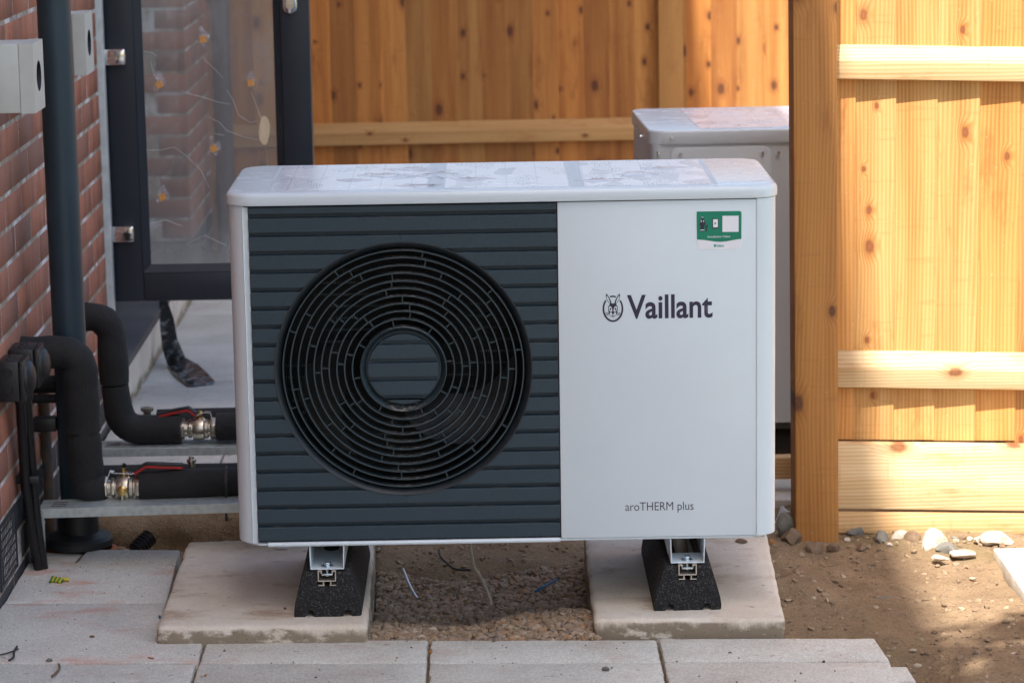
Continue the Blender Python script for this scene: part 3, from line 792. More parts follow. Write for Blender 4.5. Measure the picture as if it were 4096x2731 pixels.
# lid
def lid(x0, x1, y0, y1, z0, z1, r, name, mat, parent, e=0.010):
    L = [[(x, y, z0) for x, y in rrect(x0 + .001, x1 - .001, y0 + .001, y1 - .001, r)]]
    L.append([(x, y, z0 + 0.002) for x, y in rrect(x0, x1, y0, y1, r)])
    for i in range(6):
        q = R(90 * i / 5); d = e * (1 - math.cos(q)); z = z1 - e + e * math.sin(q)
        L.append([(x, y, z) for x, y in rrect(x0 + d, x1 - d, y0 + d, y1 - d, max(0.003, r - d))])
    b = MB(); b.loops(L); return b.build(name, mat, parent, ang=30)
lid_o = lid(-0.552, 0.552, -0.007, 0.457, ZL + 0.0012, ZT, 0.055, 'lid', 'lid_paint', hp)
# corner shells
def shell(pts, z0, z1, t, name, mat, flip=False):
    inner = []
    n = len(pts)
    for i, p in enumerate(pts):
        a = Vector(pts[max(0, i - 1)]); c = Vector(pts[min(n - 1, i + 1)]); d = (c - a).normalized()
        nn = Vector((-d.y, d.x)) * (t if not flip else -t); inner.append((p[0] + nn.x, p[1] + nn.y))
    b = MB(); b.prism_z(pts + inner[::-1], z0, z1); return b.build(name, mat, hp, bevel=0.0008, seg=1, ang=40)
def arc(cx, cy, r, a0, a1, n=10): return [(cx + r * math.cos(R(a0 + (a1 - a0) * i / n)), cy + r * math.sin(R(a0 + (a1 - a0) * i / n))) for i in range(n + 1)]
left = [(XG0 - 0.0115, 0.0)] + arc(-0.5455 + 0.052, 0.052, 0.052, 246, 180) + [(-0.5455, 0.45)]
left[0] = (XG0 - 0.0105, 0.0005)
shell(left, ZB + 0.0005, ZL, 0.002, 'corner_panel', 'white_paint')
right = [(XS + 0.0022, 0.0)] + arc(0.5455 - 0.040, 0.040, 0.040, 271, 360) + [(0.5455, 0.45)]
shell(right, ZB + 0.0005, ZL, 0.002, 'corner_panel', 'white_paint', True)
b = MB(); b.box(XG1 + 0.0022, XS, 0.0, 0.004, ZB + 0.0005, ZL - 0.0015); b.build('cover_panel', 'white_paint', hp, bevel=0.001)
b = MB(); b.box(XG1 - 0.004, 0.53, 0.006, 0.010, ZB + 0.003, ZL); b.build('seam_backing', 'gap_dark', hp)
b = MB(); b.box(-0.52, 0.53, 0.44, 0.449, ZB, ZL); b.build('back_panel', 'grey_paint', hp)
b = MB(); b.prism_z(rrect(-0.538, 0.538, 0.004, 0.448, 0.05), ZB - 0.0055, ZB - 0.0005); b.build('base_tray', 'white_paint', hp, bevel=0.0015)
b = MB(); b.tube([(XG0 + 0.02, 0.0015, ZB - 0.0025), (XG1, 0.0015, ZB - 0.0025)], 0.0048, 12); b.build('base_lip', 'white_paint', hp)
b = MB(); b.box(-0.515, XG0 - 0.0005, 0.004, 0.008, ZB, ZL - 0.002); b.build('edge_strip', 'grey_paint', hp)
for x0, x1 in ((0.13, 0.322), (0.412, 0.530)):
    b = MB(); b.box(x0, x1, 0.055, 0.40, ZB - 0.0185, ZB - 0.0060); b.build('tray_rib', 'grey_paint', hp, bevel=0.003)
for x in (0.316, 0.420):
    b = MB(); b.lathe([(0.0001, -0.001), (0.004, -0.001), (0.004, 0.004), (0.0001, 0.004)], (x, 0.053, ZB - 0.012), 'Y', 14); b.build('screw', 'gap_dark', hp)
# grille backing plate with the round opening
FC = (-0.2035, 0.5455); FR = 0.2590
NA = 96
GZ0, GZ1 = ZB + 0.006, ZL - 0.001
def onrect(a):
    dx, dz = math.cos(a), math.sin(a)
    tx = ((XG1 if dx > 0 else XG0) - FC[0]) / dx if abs(dx) > 1e-6 else 9
    tz = ((GZ1 if dz > 0 else GZ0) - FC[1]) / dz if abs(dz) > 1e-6 else 9
    t = min(tx, tz); return (FC[0] + dx * t, FC[1] + dz * t)
angs = sorted([2 * math.pi * i / NA for i in range(NA)] + [math.atan2(z - FC[1], x - FC[0]) % (2 * math.pi) for x in (XG0, XG1) for z in (GZ0, GZ1)])
inn = [(FC[0] + FR * math.cos(a), 0.0105, FC[1] + FR * math.sin(a)) for a in angs]
outr = [(onrect(a)[0], 0.0105, onrect(a)[1]) for a in angs]
b = MB(); b.loops([inn, outr, [(x, 0.013, z) for x, y, z in outr], [(x, 0.013, z) for x, y, z in inn], inn], False, False)
b.build('grille_backing', 'slat_grey', hp)
# slats, each its own part, cut by the fan opening
def slat_piece(xa, xb, z0, z1, circ, side):
    """side -1: left of opening, +1 right of it, 0 whole width"""
    n = 10 if side else 1
    zsn = [z0 + (z1 - z0) * i / n for i in range(n + 1)]
    def bx(z):
        d = circ * circ - (z - FC[1]) ** 2
        return math.sqrt(d) if d > 0 else 0.0
    L, Rr = [], []
    for z in zsn:
        if side < 0: L.append((xa, z)); Rr.append((min(xb, FC[0] - bx(z)), z))
        elif side > 0: L.append((max(xa, FC[0] + bx(z)), z)); Rr.append((xb, z))
        else: L.append((xa, z)); Rr.append((xb, z))
    return L + Rr[::-1]
def slat_mesh(poly, zc0, zc1):
    # front face set in from a sloped top edge, square lower edge
    b = MB()
    def f0(u, v):
        return (u, 0.0, v - (0.0022 if v > zc1 - 1e-5 else 0.0))
    b.prism(poly, f0, lambda u, v: (u, 0.0104, v)); return b
PIT = 0.03712
zt = 0.8650
tops = [GZ1]; k = 0
edges = []
z_hi = GZ1
zgro = 0.8640
while zgro > GZ0:
    edges.append((zgro, z_hi)); z_hi = zgro - 0.0072; zgro -= PIT
edges.append((GZ0, z_hi))
for (z0, z1) in edges:
    near = min(abs(z0 - FC[1]), abs(z1 - FC[1])) if not (z0 < FC[1] < z1) else 0.0
    if near >= FR: polys = [slat_piece(XG0, XG1, z0, z1, FR, 0)]
    else: polys = [slat_piece(XG0, XG1, z0, z1, FR, -1), slat_piece(XG0, XG1, z0, z1, FR, 1)]
    for p in polys:
        # bridge: where the opening only bites into the slat both halves meet on the centre line
        slat_mesh(p, z0, z1).build('slat', 'slat_grey', hp, bevel=0.0005, seg=1, ang=25)
# shroud ring and grille rings
C3 = (FC[0], 0.0, FC[1])
b = MB(); b.lathe([(FR + 0.001, 0.0100), (FR + 0.0005, -0.0004), (FR - 0.0010, -0.0008), (FR - 0.0030, 0.0006), (FR - 0.0125, 0.012), (FR - 0.0150, 0.026), (FR - 0.0155, 0.095), (FR - 0.012, 0.095), (FR - 0.010, 0.03), (FR, 0.012)], C3, 'Y', 128, True)
b.build('fan_shroud', 'shroud_black', hp, ang=50)
rr = [0.2415, 0.2267, 0.2111, 0.1954, 0.1794, 0.1646, 0.1493, 0.1336, 0.1182, 0.1026, 0.0863]
rnd = random.Random(4)
for i, r in enumerate(rr[:-1]):
    b = MB(); b.lathe([(r - 0.0013, 0.0030), (r + 0.0013, 0.0030), (r + 0.0016, 0.021), (r - 0.0016, 0.021)], C3, 'Y', 112, True)
    b.build('grille_ring', 'ring_grey', hp, ang=50)
for i in range(len(rr) - 1):
    ro, ri = rr[i], rr[i + 1]
    n = 8 if i > 6 else 9
    a0 = rnd.uniform(0, 6.28)
    for k in range(n):
        a = a0 + 2 * math.pi * k / n + rnd.uniform(-0.12, 0.12)
        d = Vector((math.cos(a), 0, math.sin(a))); s_ = Vector((-math.sin(a), 0, math.cos(a))) * 0.0011
        c = Vector(C3)
        p = []
        for rad in (ri, ro):
            for yy in (0.0065, 0.021): p += [c + d * rad + s_ + Vector((0, yy, 0)), c + d * rad - s_ + Vector((0, yy, 0))]
        b = MB(); b.add(p, [(0, 1, 3, 2), (4, 6, 7, 5), (0, 2, 6, 4), (1, 5, 7, 3), (0, 4, 5, 1), (2, 3, 7, 6)])
        b.build('spoke', 'ring_grey', hp, smooth=False)
b = MB(); b.lathe([(0.0873, 0.0035), (0.0855, 0.0020), (0.0835, 0.0045), (0.0755, 0.022), (0.0715, 0.022), (0.0715, 0.030), (0.0873, 0.030)], C3, 'Y', 96, True)
b.build('hub_ring', 'ring_grey', hp, ang=40)
b = MB(); b.lathe([(0.0001, 0.0125), (0.0712, 0.0125), (0.0715, 0.0135), (0.0715, 0.028), (0.0001, 0.028)], C3, 'Y', 96); hub = b.build('hub_disc', 'slat_grey', hp)
HR = 0.0712
for (z0, z1) in edges:
    a, c = max(z0, FC[1] - HR + 0.0005), min(z1, FC[1] + HR - 0.0005)
    if c - a < 0.002: continue
    n = 10; L, Rr = [], []
    for i in range(n + 1):
        z = a + (c - a) * i / n; h = math.sqrt(max(0, HR ** 2 - (z - FC[1]) ** 2)); L.append((FC[0] - h, z)); Rr.append((FC[0] + h, z))
    b = MB(); b.prism(L + Rr[::-1], lambda u, v: (u, 0.0045, v - (0.0026 if v > z1 - 1e-5 else 0)), lambda u, v: (u, 0.0120, v))
    b.build('hub_slat', 'slat_grey', hp, bevel=0.0004, seg=1, ang=25)
# fan and coil inside
b = MB(); b.lathe([(0.0001, 0.05), (0.055, 0.05), (0.065, 0.06), (0.065, 0.12), (0.0001, 0.12)], C3, 'Y', 32); b.build('fan_hub', 'blade', hp)
for k in range(3):
    bl = MB(); n = 8; rows = []
    for i in range(n + 1):
        r = 0.06 + 0.165 * i / n; sw = 0.9 * (i / n) ** 1.5
        rows.append([(C3[0] + r * math.cos(q), 0.055 + 0.055 * j / 6, C3[2] + r * math.sin(q)) for j in range(7) for q in (2.0944 * k + 0.4 + sw + j * 0.14,)])
    for i in range(n):
        for j in range(6):
            bl.add([rows[i][j], rows[i][j + 1], rows[i + 1][j + 1], rows[i + 1][j]], [(0, 1, 2, 3)])
    bl.build('fan_blade', 'blade', hp, ang=60)
b = MB(); b.box(-0.50, 0.10, 0.30, 0.32, ZB + 0.01, ZL - 0.01); b.build('coil', 'coil', hp)
b = MB(); b.box(0.096, 0.102, 0.012, 0.43, ZB + 0.005, ZL - 0.005); b.box(-0.52, -0.515, 0.012, 0.43, ZB + .005, ZL - .005); b.box(-.515, .096, .012, .30, ZL - .008, ZL - .004); b.build('inner_liner', 'inner_black', hp)  # black inner walls; the divider is added to stop light leaking in
# feet: folded channels
for k, xc in enumerate((-0.3675, 0.3660)):
    hw = 0.0345; z0 = 0.1345; z1 = ZB - 0.006
    yb = 0.44 if k == 0 else 0.075
    b = MB(); b.prism_y([(xc - hw - 0.0012, z1), (xc - hw, z0), (xc + hw, z0), (xc + hw + 0.0012, z1), (xc + hw - 0.0012, z1), (xc + hw - 0.0026, z0 + 0.0024), (xc - hw + 0.0026, z0 + 0.0024), (xc - hw + 0.0012, z1)], -0.001, yb)
    ft = b.build('foot', 'white_paint', hp, bevel=0.0007, seg=1)
    if k == 1:
        for s_ in (-1, 1):
            b = MB(); b.box(xc + s_ * hw - 0.0013, xc + s_ * hw + 0.0013, 0.0755, 0.44, z0, z1); b.build('foot_flange', 'white_paint', hp)
    if k == 0:
        b = MB(); b.prism_z([(xc + 0.001 + 0.0165 * math.cos(q), 0.165 + 0.026 * math.sin(q)) for q in (2 * math.pi * i / 28 for i in range(28))], z0 + 0.0026, z0 + 0.0030); b.build('drain_slot', 'gap_dark', hp)
# lettering
def text_mesh(name, s, x0, x1, z0, z1, y, mat, parent, bold=0.0, cap=None):
    cu = bpy.data.curves.new(name, 'FONT'); cu.body = s; cu.size = 1.0; cu.offset = bold; cu.resolution_u = 5; cu.extrude = 0.0
    ob = bpy.data.objects.new(name, cu); col.objects.link(ob)
    dg = bpy.context.evaluated_depsgraph_get(); me = bpy.data.meshes.new_from_object(ob.evaluated_get(dg))
    bpy.data.objects.remove(ob); bpy.data.curves.remove(cu)
    xa = min(v.co.x for v in me.vertices); xb = max(v.co.x for v in me.vertices)
    ya = min(v.co.y for v in me.vertices); yb = max(v.co.y for v in me.vertices)
    base = world_loc(parent)
    for v in me.vertices:
        u = (v.co.x - xa) / (xb - xa); t = (v.co.y - ya) / (yb - ya)
        v.co = Vector((x0 + u * (x1 - x0), y, z0 + t * (z1 - z0))) - base
    me.name = name; me.materials.clear(); me.materials.append(MAT[mat])
    return link(name, me, parent)
def flat(name, polys, y, mat, parent, t=0.0003):
    b = MB()
    for p in polys: b.prism_y(p, y, y + t)
    return b.build(name, mat, parent, smooth=False)
YP = 0.0
text_mesh('brand_lettering', 'Vaillant', 0.2465, 0.4180, 0.6405, 0.6895, YP - 0.0004, 'print_navy', hp, 0.020)
text_mesh('model_lettering', 'aroTHERM plus', 0.2400, 0.3785, 0.2405, 0.2635, YP - 0.0004, 'print_grey', hp, -0.002)
# emblem: hare's head in an egg-shaped ring (units: 1/1000 of the zoomed measure)
def em(px, py): p = at_y((2350 + px / 4.276) * 2352 / 4096, (1140 + py / 4.276) * 2352 / 4096, 0.0); return (p.x, p.z)
def ell(cx, cy, rx, ry, n=40, a0=0, a1=360): return [em(cx + rx * math.cos(R(a0 + (a1 - a0) * i / n)), cy + ry * math.sin(R(a0 + (a1 - a0) * i / n))) for i in range(n if a1 - a0 == 360 else n + 1)]
ring = []
oA = ell(435, 405, 177, 225, 60); iA = ell(435, 402, 147, 198, 60)
b = MB()
for i in range(60):
    q = (i * 6 + 3) % 360
    if 222 < q < 250 or 290 < q < 318: continue
    j = (i + 1) % 60; b.prism_y([oA[i], oA[j], iA[j], iA[i]], YP - 0.0006, YP - 0.0002)
b.build('emblem_ring', 'print_navy', hp, smooth=False)
def mir(p): return [(870 - x, y) for x, y in p]
earo = [(318, 148), (330, 150), (352, 180), (378, 225), (400, 270), (416, 325), (390, 335), (368, 312), (340, 272), (322, 232), (313, 185)]
earl = [(325, 185), (337, 186), (360, 225), (376, 270), (386, 312), (372, 306), (345, 262), (330, 225)]
cap_ = [(352, 372), (372, 338), (400, 318), (435, 311), (470, 318), (498, 338), (518, 372), (514, 440), (505, 485), (480, 520), (435, 552), (390, 520), (365, 485), (356, 440)]
flat('emblem_head', [[em(*p) for p in earo], [em(*p) for p in mir(earo)], [em(*p) for p in cap_]], YP - 0.0006, 'print_navy', hp)
eye = [(372, 362), (390, 360), (410, 378), (422, 410), (424, 450), (408, 455), (385, 450), (372, 430), (364, 395)]
muz = [(384, 468), (404, 462), (416, 482), (432, 505), (428, 516), (410, 524), (392, 515), (380, 492)]
lip = [(418, 534), (435, 526), (452, 534), (435, 543)]
flat('emblem_face', [[em(*p) for p in q] for q in (earl, mir(earl), eye, mir(eye), muz, mir(muz), lip)], YP - 0.0010, 'white_paint', hp)
pup = [em(392 + 13 * math.cos(q), 408 + 22 * math.sin(q)) for q in (6.283 * i / 12 for i in range(12))]
pup2 = [em(478 + 13 * math.cos(q), 408 + 22 * math.sin(q)) for q in (6.283 * i / 12 for i in range(12))]
wh = [[em(308, y - 3), em(372, y2 - 3), em(372, y2 + 3), em(308, y + 3)] for y, y2 in ((472, 478), (490, 492), (512, 506))]
wh += [[em(498, y2 - 3), em(562, y - 3), em(562, y + 3), em(498, y2 + 3)] for y, y2 in ((472, 478), (490, 492), (510, 506))]
flat('emblem_eyes', [pup, pup2] + wh, YP - 0.0014, 'print_navy', hp)
# sticker
def sk(px, py): p = at_y((2700 + px / 6.031) * 2352 / 4096, (780 + py / 6.031) * 2352 / 4096, 0.0); return (p.x, p.z)
SC = [(524, 400), (1560, 386), (1590, 398), (1604, 430), (1604, 1240), (1590, 1285), (1545, 1302), (600, 1316), (560, 1300), (534, 1262), (522, 480)]
SK = flat('sticker', [[sk(*p) for p in SC]], YP - 0.0006, 'print_white', hp, 0.0004)
wave = [(1602, 1058), (1500, 1068), (1380, 1090), (1250, 1115), (1100, 1128), (950, 1120), (800, 1098), (660, 1080), (532, 1074)]
flat('sticker_field', [[sk(*p) for p in [(522, 480), (524, 400), (560, 398), (1560, 386), (1590, 398), (1604, 430)] + wave]], YP - 0.0010, 'print_green', SK, 0.0003)
person = [[(630, 520), (690, 520), (702, 560), (690, 596), (635, 596), (622, 560)], [(592, 620), (615, 606), (712, 606), (733, 625), (733, 690), (700, 740), (704, 880), (614, 880), (612, 740), (592, 735)], [(735, 770), (768, 770), (768, 880), (738, 880)], [(715, 720), (732, 712), (740, 745), (765, 745), (775, 712), (795, 725), (790, 760), (768, 775), (735, 775), (716, 755)]]
phone = [[(898, 575), (910, 566), (1036, 566), (1048, 575), (1048, 803), (1036, 813), (910, 813), (898, 803)]]
flat('sticker_icon', [[sk(*p) for p in q] for q in person + phone], YP - 0.0014, 'print_navy', SK, 0.0003)
flat('sticker_light', [[sk(*p) for p in q] for q in ([(918, 584), (1032, 582), (1032, 778), (918, 780)], [(1142, 502), (1534, 498), (1534, 886), (1142, 890)], [(622, 610), (640, 610), (640, 655), (622, 655)], [(680, 610), (698, 610), (698, 655), (680, 655)], [(614, 835), (704, 832), (704, 852), (614, 855)], [(636, 530), (690, 530), (685, 545), (640, 545)])], YP - 0.0018, 'print_white', SK, 0.0003)
flat('play_mark', [[sk(952, 655), sk(1000, 682), sk(952, 708)]], YP - 0.0022, 'print_navy', SK, 0.0003)
a, c = sk(790, 1030), sk(1332, 972)
text_mesh('sticker_lettering', 'Installation Video', a[0], c[0], a[1], c[1], YP - 0.0014, 'print_white', SK, 0.006)
a, c = sk(985, 1250), sk(1182, 1186)
text_mesh('sticker_brand', 'Vaillant', a[0], c[0], a[1], c[1], YP - 0.0012, 'print_dark_green', SK, 0.015)
flat('sticker_mark', [[sk(936, 1192), sk(980, 1192), sk(980, 1248), sk(936, 1248)]], YP - 0.0012, 'print_dark_green', SK, 0.0003)
# fitting sheets under film on the lid, rain water
for i, (x0, x1) in enumerate(((-0.462, -0.150), (-0.115, 0.135), (0.165, 0.420))):
    b = MB(); b.prism_z(rrect(x0, x1, 0.020, 0.438, 0.002, 2), ZT + 0.0002, ZT + 0.0006); b.build('fitting_sheet', 'sheet_print_%d' % i, lid_o, own=True)
b = MB(); b.prism_z(rrect(-0.4705, 0.432, 0.014, 0.444, 0.003, 2), ZT - 0.0002, ZT + 0.0001); b.build('film', 'grey_paint', lid_o)
def puddle(cx, cy, a, bb, seed):
    rn = random.Random(seed); ph = [rn.uniform(0, 6.28) for _ in range(5)]
    L = []
    for (s_, z) in ((1.0, 0.0007), (0.93, 0.0018), (0.75, 0.0024)):
        L.append([(cx + a * s_ * math.cos(q) * (1 + 0.28 * math.sin(2 * q + ph[0]) + 0.22 * math.sin(5 * q + ph[1]) + 0.12 * math.sin(9 * q + ph[2])),
                   cy + bb * s_ * math.sin(q) * (1 + 0.3 * math.sin(3 * q + ph[3]) + 0.25 * math.sin(7 * q + ph[4])), ZT + z) for q in (2 * math.pi * i / 44 for i in range(44))])
    b = MB(); b.loops(L, False, True); b.build('rain_puddle', 'rain_water', lid_o, ang=60)
for i, (x, y, a, bb) in enumerate(((0.285, 0.20, 0.055, 0.035), (0.205, 0.11, 0.040, 0.03), (0.345, 0.29, 0.05, 0.022), (-0.13, 0.23, 0.045, 0.05), (-0.06, 0.16, 0.035, 0.03), (-0.245, 0.25, 0.05, 0.035), (-0.17, 0.07, 0.05, 0.02), (-0.30, 0.17, 0.03, 0.02), (-0.19, 0.34, 0.04, 0.03))):
    puddle(x, y, a, bb, i)

# ================================================================== CONCRETE BASES AND RUBBER SLEEPERS
def base_block(name, pts, label):
    b = MB(); b.prism_z(pts, -0.16, 0.0365)
    o = b.build(name, 'cast_concrete', None, bevel=0.010, seg=3)
    bm = bmesh.new(); bm.from_mesh(o.data)
    for it in range(5):
        ed = [e for e in bm.edges if e.calc_length() > 0.024]
        if not ed: break
        bmesh.ops.subdivide_edges(bm, edges=ed, cuts=1, use_grid_fill=True)
    bmesh.ops.triangulate(bm, faces=[f for f in bm.faces if len(f.verts) > 4])
    rn_ = random.Random(len(label)); bm.normal_update()
    for v in bm.verts:
        edge = 1.0 if abs(v.normal.z) < 0.93 else 0.35
        v.co += v.normal * (0.0011 * hnoise(v.co.x * 3.1 + v.co.z * 9, v.co.y * 3.1) + rn_.gauss(0, 0.0007)) * edge
    bm.to_mesh(o.data); bm.free(); o.data.polygons.foreach_set('use_smooth', [True] * len(o.data.polygons))
    return tag(o, label, 'concrete base')
base_block('concrete_base', [(-0.712, -0.058), (-0.285, -0.0705), (-0.297, 0.66), (-0.718, 0.63)], 'pale concrete base under the left rubber foot, beside the insulated pipes')
base_block('concrete_base', [(0.171, -0.058), (0.556, -0.078), (0.590, 0.64), (0.178, 0.66)], 'pale concrete base under the right rubber foot, next to the bare soil')
def sleeper(xc, label, sub):
    s_ = thing('rubber_foot', (xc, 0.2, 0.0365), label, 'rubber foot', 'rubber feet under the heat pump')
    z0, z1 = 0.0365, 0.1310
    prof = [(-0.069, z0), (-0.046, z0), (-0.039, z0 + 0.013), (-0.031, z0 + 0.013), (-0.027, z0), (0.031, z0), (0.036, z0 + 0.013), (0.044, z0 + 0.013), (0.050, z0), (0.0685, z0 + 0.002),
            (0.0690, z0 + 0.012), (0.0660, z0 + 0.030), (0.0600, z0 + 0.052), (0.0530, z0 + 0.075), (0.0475, z1 - 0.004), (0.044, z1),
            (0.0192, z1), (0.0192, z1 - 0.031), (-0.0192, z1 - 0.031), (-0.0192, z1), (-0.044, z1), (-0.0475, z1 - 0.004), (-0.0530, z0 + 0.075), (-0.0600, z0 + 0.052), (-0.0660, z0 + 0.030), (-0.0690, z0 + 0.012)]
    b = MB(); b.prism_y([(xc + u, v) for u, v in prof], -0.006, 0.455)
    b.build('rubber_body', 'rubber', s_, bevel=0.002, seg=2)
    t = 0.0021; a = 0.0185; zt_, zb_ = z1 + 0.0030, z1 - 0.0195
    c_ = [(-a, zt_), (-a + 0.0085, zt_), (-a + 0.0085, zt_ - 0.0055), (-a + 0.0060, zt_ - 0.0055), (-a + 0.0060, zt_ - t), (-a + t, zt_ - t), (-a + t, zb_ + t), (a - t, zb_ + t), (a - t, zt_ - t), (a - 0.006, zt_ - t), (a - 0.006, zt_ - 0.0055), (a - 0.0085, zt_ - 0.0055), (a - 0.0085, zt_), (a, zt_), (a, zb_), (-a, zb_)]
    b = MB(); b.prism_y([(xc + u, v) for u, v in c_], -0.0085, 0.45)
    for sg in (-1, 1):
        b.box(xc + sg * 0.0075 - 0.0011, xc + sg * 0.0075 + 0.0011, -0.008, 0.44, zb_ - 0.0075, zb_ + 0.0002)
        b.box(xc + sg * 0.0115 - 0.0065, xc + sg * 0.0115 + 0.0065, -0.008, 0.44, zb_ - 0.0092, zb_ - 0.0074)
    b.build('mounting_rail', 'aluminium', s_, smooth=False)
    zp = 0.1372
    def hexa(r, za, zb): 
        bb = MB(); bb.prism_z([(xc + r * math.cos(R(60 * i + 12)), 0.018 + r * math.sin(R(60 * i + 12))) for i in range(6)], za, zb); return bb
    b = MB(); b.lathe([(0.0001, 0), (0.0118, 0), (0.0122, 0.0008), (0.0118, 0.0016), (0.0001, 0.0016)], (xc, 0.018, zp), 'Z', 28); bt = b.build('washer', 'zinc', s_)
    hexa(0.0070, zp + 0.0017, zp + 0.0080).build('bolt_head', 'zinc', s_, bevel=0.0006, seg=2)
    b = MB(); b.tube([(xc, 0.006, zp), (xc, 0.006, z1 - 0.012)], 0.0032, 12); b.build('bolt_shank', 'zinc', s_)
    b = MB(); b.box(xc - 0.0115, xc + 0.0115, -0.004, 0.02, z1 - 0.0085, z1 - 0.0045); b.build('slot_nut', 'zinc', s_, bevel=0.0008)
    return s_
sleeper(-0.3680, 'black granular rubber foot under the fan end of the heat pump', 0)
sleeper(0.3655, 'black granular rubber foot under the plain white end of the heat pump', 1)

# ================================================================== SECOND HEAT PUMP (behind, seen from its flank)
h2 = thing('heat_pump', (0.62, 1.85, 0.03), 'plain grey-white heat pump partly hidden behind the fence post', 'heat pump')
def build_second():
    ang = R(2.0); ca, sa = math.cos(ang), math.sin(ang); ox, oy = 0.384, 1.545
    def T(o):
        for v in o.data.vertices:
            w_ = v.co + Vector(h2.location); x, y = w_.x, w_.y
            v.co = Vector((ox + x * ca - y * sa, oy + x * sa + y * ca, w_.z)) - Vector(h2.location)
        return o
    W2, D2, zb2, zl2, zt2 = 1.06, 0.545, 0.085, 0.810, 0.846
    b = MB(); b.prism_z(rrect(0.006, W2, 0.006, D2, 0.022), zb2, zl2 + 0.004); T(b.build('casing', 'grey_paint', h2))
    T(lid(0, W2 + 0.01, 0, D2 + 0.01, zl2, zt2, 0.045, 'lid', 'lid_paint', h2, 0.006))
    # raised service cover with handle recess
    x0, x1, za, zb = 0.052, 0.310, 0.50, 0.802
    b = MB(); b.prism_y(rrect(x0, x1, za, zb, 0.022), 0.0015, 0.009); T(b.build('service_cover', 'grey_paint', h2, bevel=0.0022))
    L = []
    for (e, y) in ((0.0, 0.0012), (0.006, -0.006), (0.016, -0.010)):
        L.append([(x, y, z) for x, z in rrect(x0 + 0.022 + e, x1 - 0.018 - e, 0.52 + e, zb - 0.034 - e, 0.035)])
    b = MB(); b.loops(L); T(b.build('cover_bulge', 'grey_paint', h2, ang=60))
    for (x, z) in ((0.022, 0.790), (0.078, 0.786), (0.288, 0.786), (0.328, 0.785), (0.055, 0.828)):
        b = MB(); b.lathe([(0.0001, -0.0062), (0.003, -0.006), (0.0042, -0.004), (0.0044, 0.004), (0.0001, 0.004)], (x, 0.0, z), 'Y', 14); T(b.build('screw', 'chrome', h2))
    b = MB(); b.lathe([(0.0001, -0.005), (0.004, -0.0045), (0.004, 0.003), (0.0001, 0.003)], (-0.001, 0.20, 0.81), 'X', 12); T(b.build('screw', 'chrome', h2))
    for (x0, x1) in ((0.10, 0.17), (0.80, 0.87)):
        b = MB(); b.box(x0, x1, 0.02, 0.52, 0.03, zb2 - 0.002); T(b.build('foot', 'black_plastic', h2, bevel=0.003))
    b = MB(); b.prism_z(rrect(0.13, 0.9, 0.03, 0.52, 0.004, 2), zt2 + 0.0002, zt2 + 0.0007); T(b.build('fitting_sheet', 'sheet_print_1', h2))
build_second()

# ================================================================== GLAZED DOOR, standing open
door = thing('glazed_door', (-1.06, 2.2, 0.33), 'dark grey framed glazed door standing open, with cork pads on its film', 'door')
def DD(x0, x1, y0, y1, z0, z1, name, mat, bevel=0.0, parent=None):
    b = MB(); b.box(x0, x1, y0, y1, z0, z1); return b.build(name, mat, parent or door, bevel=bevel)
dx0, dx1, dz0, dz1 = -1.062, -0.504, 0.327, 2.12
DD(dx0, dx0 + 0.080, 2.17, 2.235, dz0, dz1, 'stile', 'anthracite', 0.003)
DD(dx1 - 0.080, dx1, 2.17, 2.235, dz0, dz1, 'stile', 'anthracite', 0.003)
DD(dx0 + 0.0805, dx1 - 0.0805, 2.17, 2.235, dz0, dz0 + 0.080, 'rail', 'anthracite', 0.003)
DD(dx0 + 0.0805, dx1 - 0.0805, 2.17, 2.235, dz1 - 0.080, dz1, 'rail', 'anthracite', 0.003)
# sloped glazing beads
gx0, gx1, gz0, gz1 = dx0 + 0.0802, dx1 - 0.0802, dz0 + 0.0802, dz1 - 0.0802
def bead(pts):
    b = MB(); b.loops(pts); b.build('glazing_bead', 'anthracite', door, smooth=False)
bd = 0.020
bead([[(gx0, 2.168, gz0), (gx0, 2.19, gz0), (gx0 + bd, 2.19, gz0 + bd)], [(gx0, 2.168, gz1), (gx0, 2.19, gz1), (gx0 + bd, 2.19, gz1 - bd)]])
bead([[(gx1, 2.168, gz0), (gx1, 2.19, gz0), (gx1 - bd, 2.19, gz0 + bd)], [(gx1, 2.168, gz1), (gx1, 2.19, gz1), (gx1 - bd, 2.19, gz1 - bd)]])
bead([[(gx0, 2.168, gz0), (gx0, 2.19, gz0), (gx0 + bd, 2.19, gz0 + bd)], [(gx1, 2.168, gz0), (gx1, 2.19, gz0), (gx1 - bd, 2.19, gz0 + bd)]])
pane = DD(gx0, gx1, 2.192, 2.198, gz0, gz1, 'pane', 'pane_glass')
for px, py, a in ((466, 91, 8), (366, 195, 25), (576, 191, 5), (491, 342, 28), (373, 453, 20)):
    c = at_y(px, py, 2.189); h = 0.0105
    b = MB(); b.prism_y([(c.x + h * math.cos(R(a + 45 + 90 * i)) * 1.2, c.z + h * math.sin(R(a + 45 + 90 * i)) * 1.2) for i in range(4)], 2.1865, 2.1915)
    b.build('cork_pad', 'cork', pane)
    b = MB(); b.prism_y([(c.x + 0.015 * math.cos(q) * (1 + 0.3 * math.sin(3 * q + px)) * (1 - 0.35 * math.sin(q)), c.z + 0.008 + 0.027 * math.sin(q) * (1 + 0.2 * math.sin(2 * q + py))) for q in (6.283 * i / 22 for i in range(22))], 2.1910, 2.1916); b.build('film_bubble', 'film_haze', pane)
c = at_y(607, 300, 2.19)
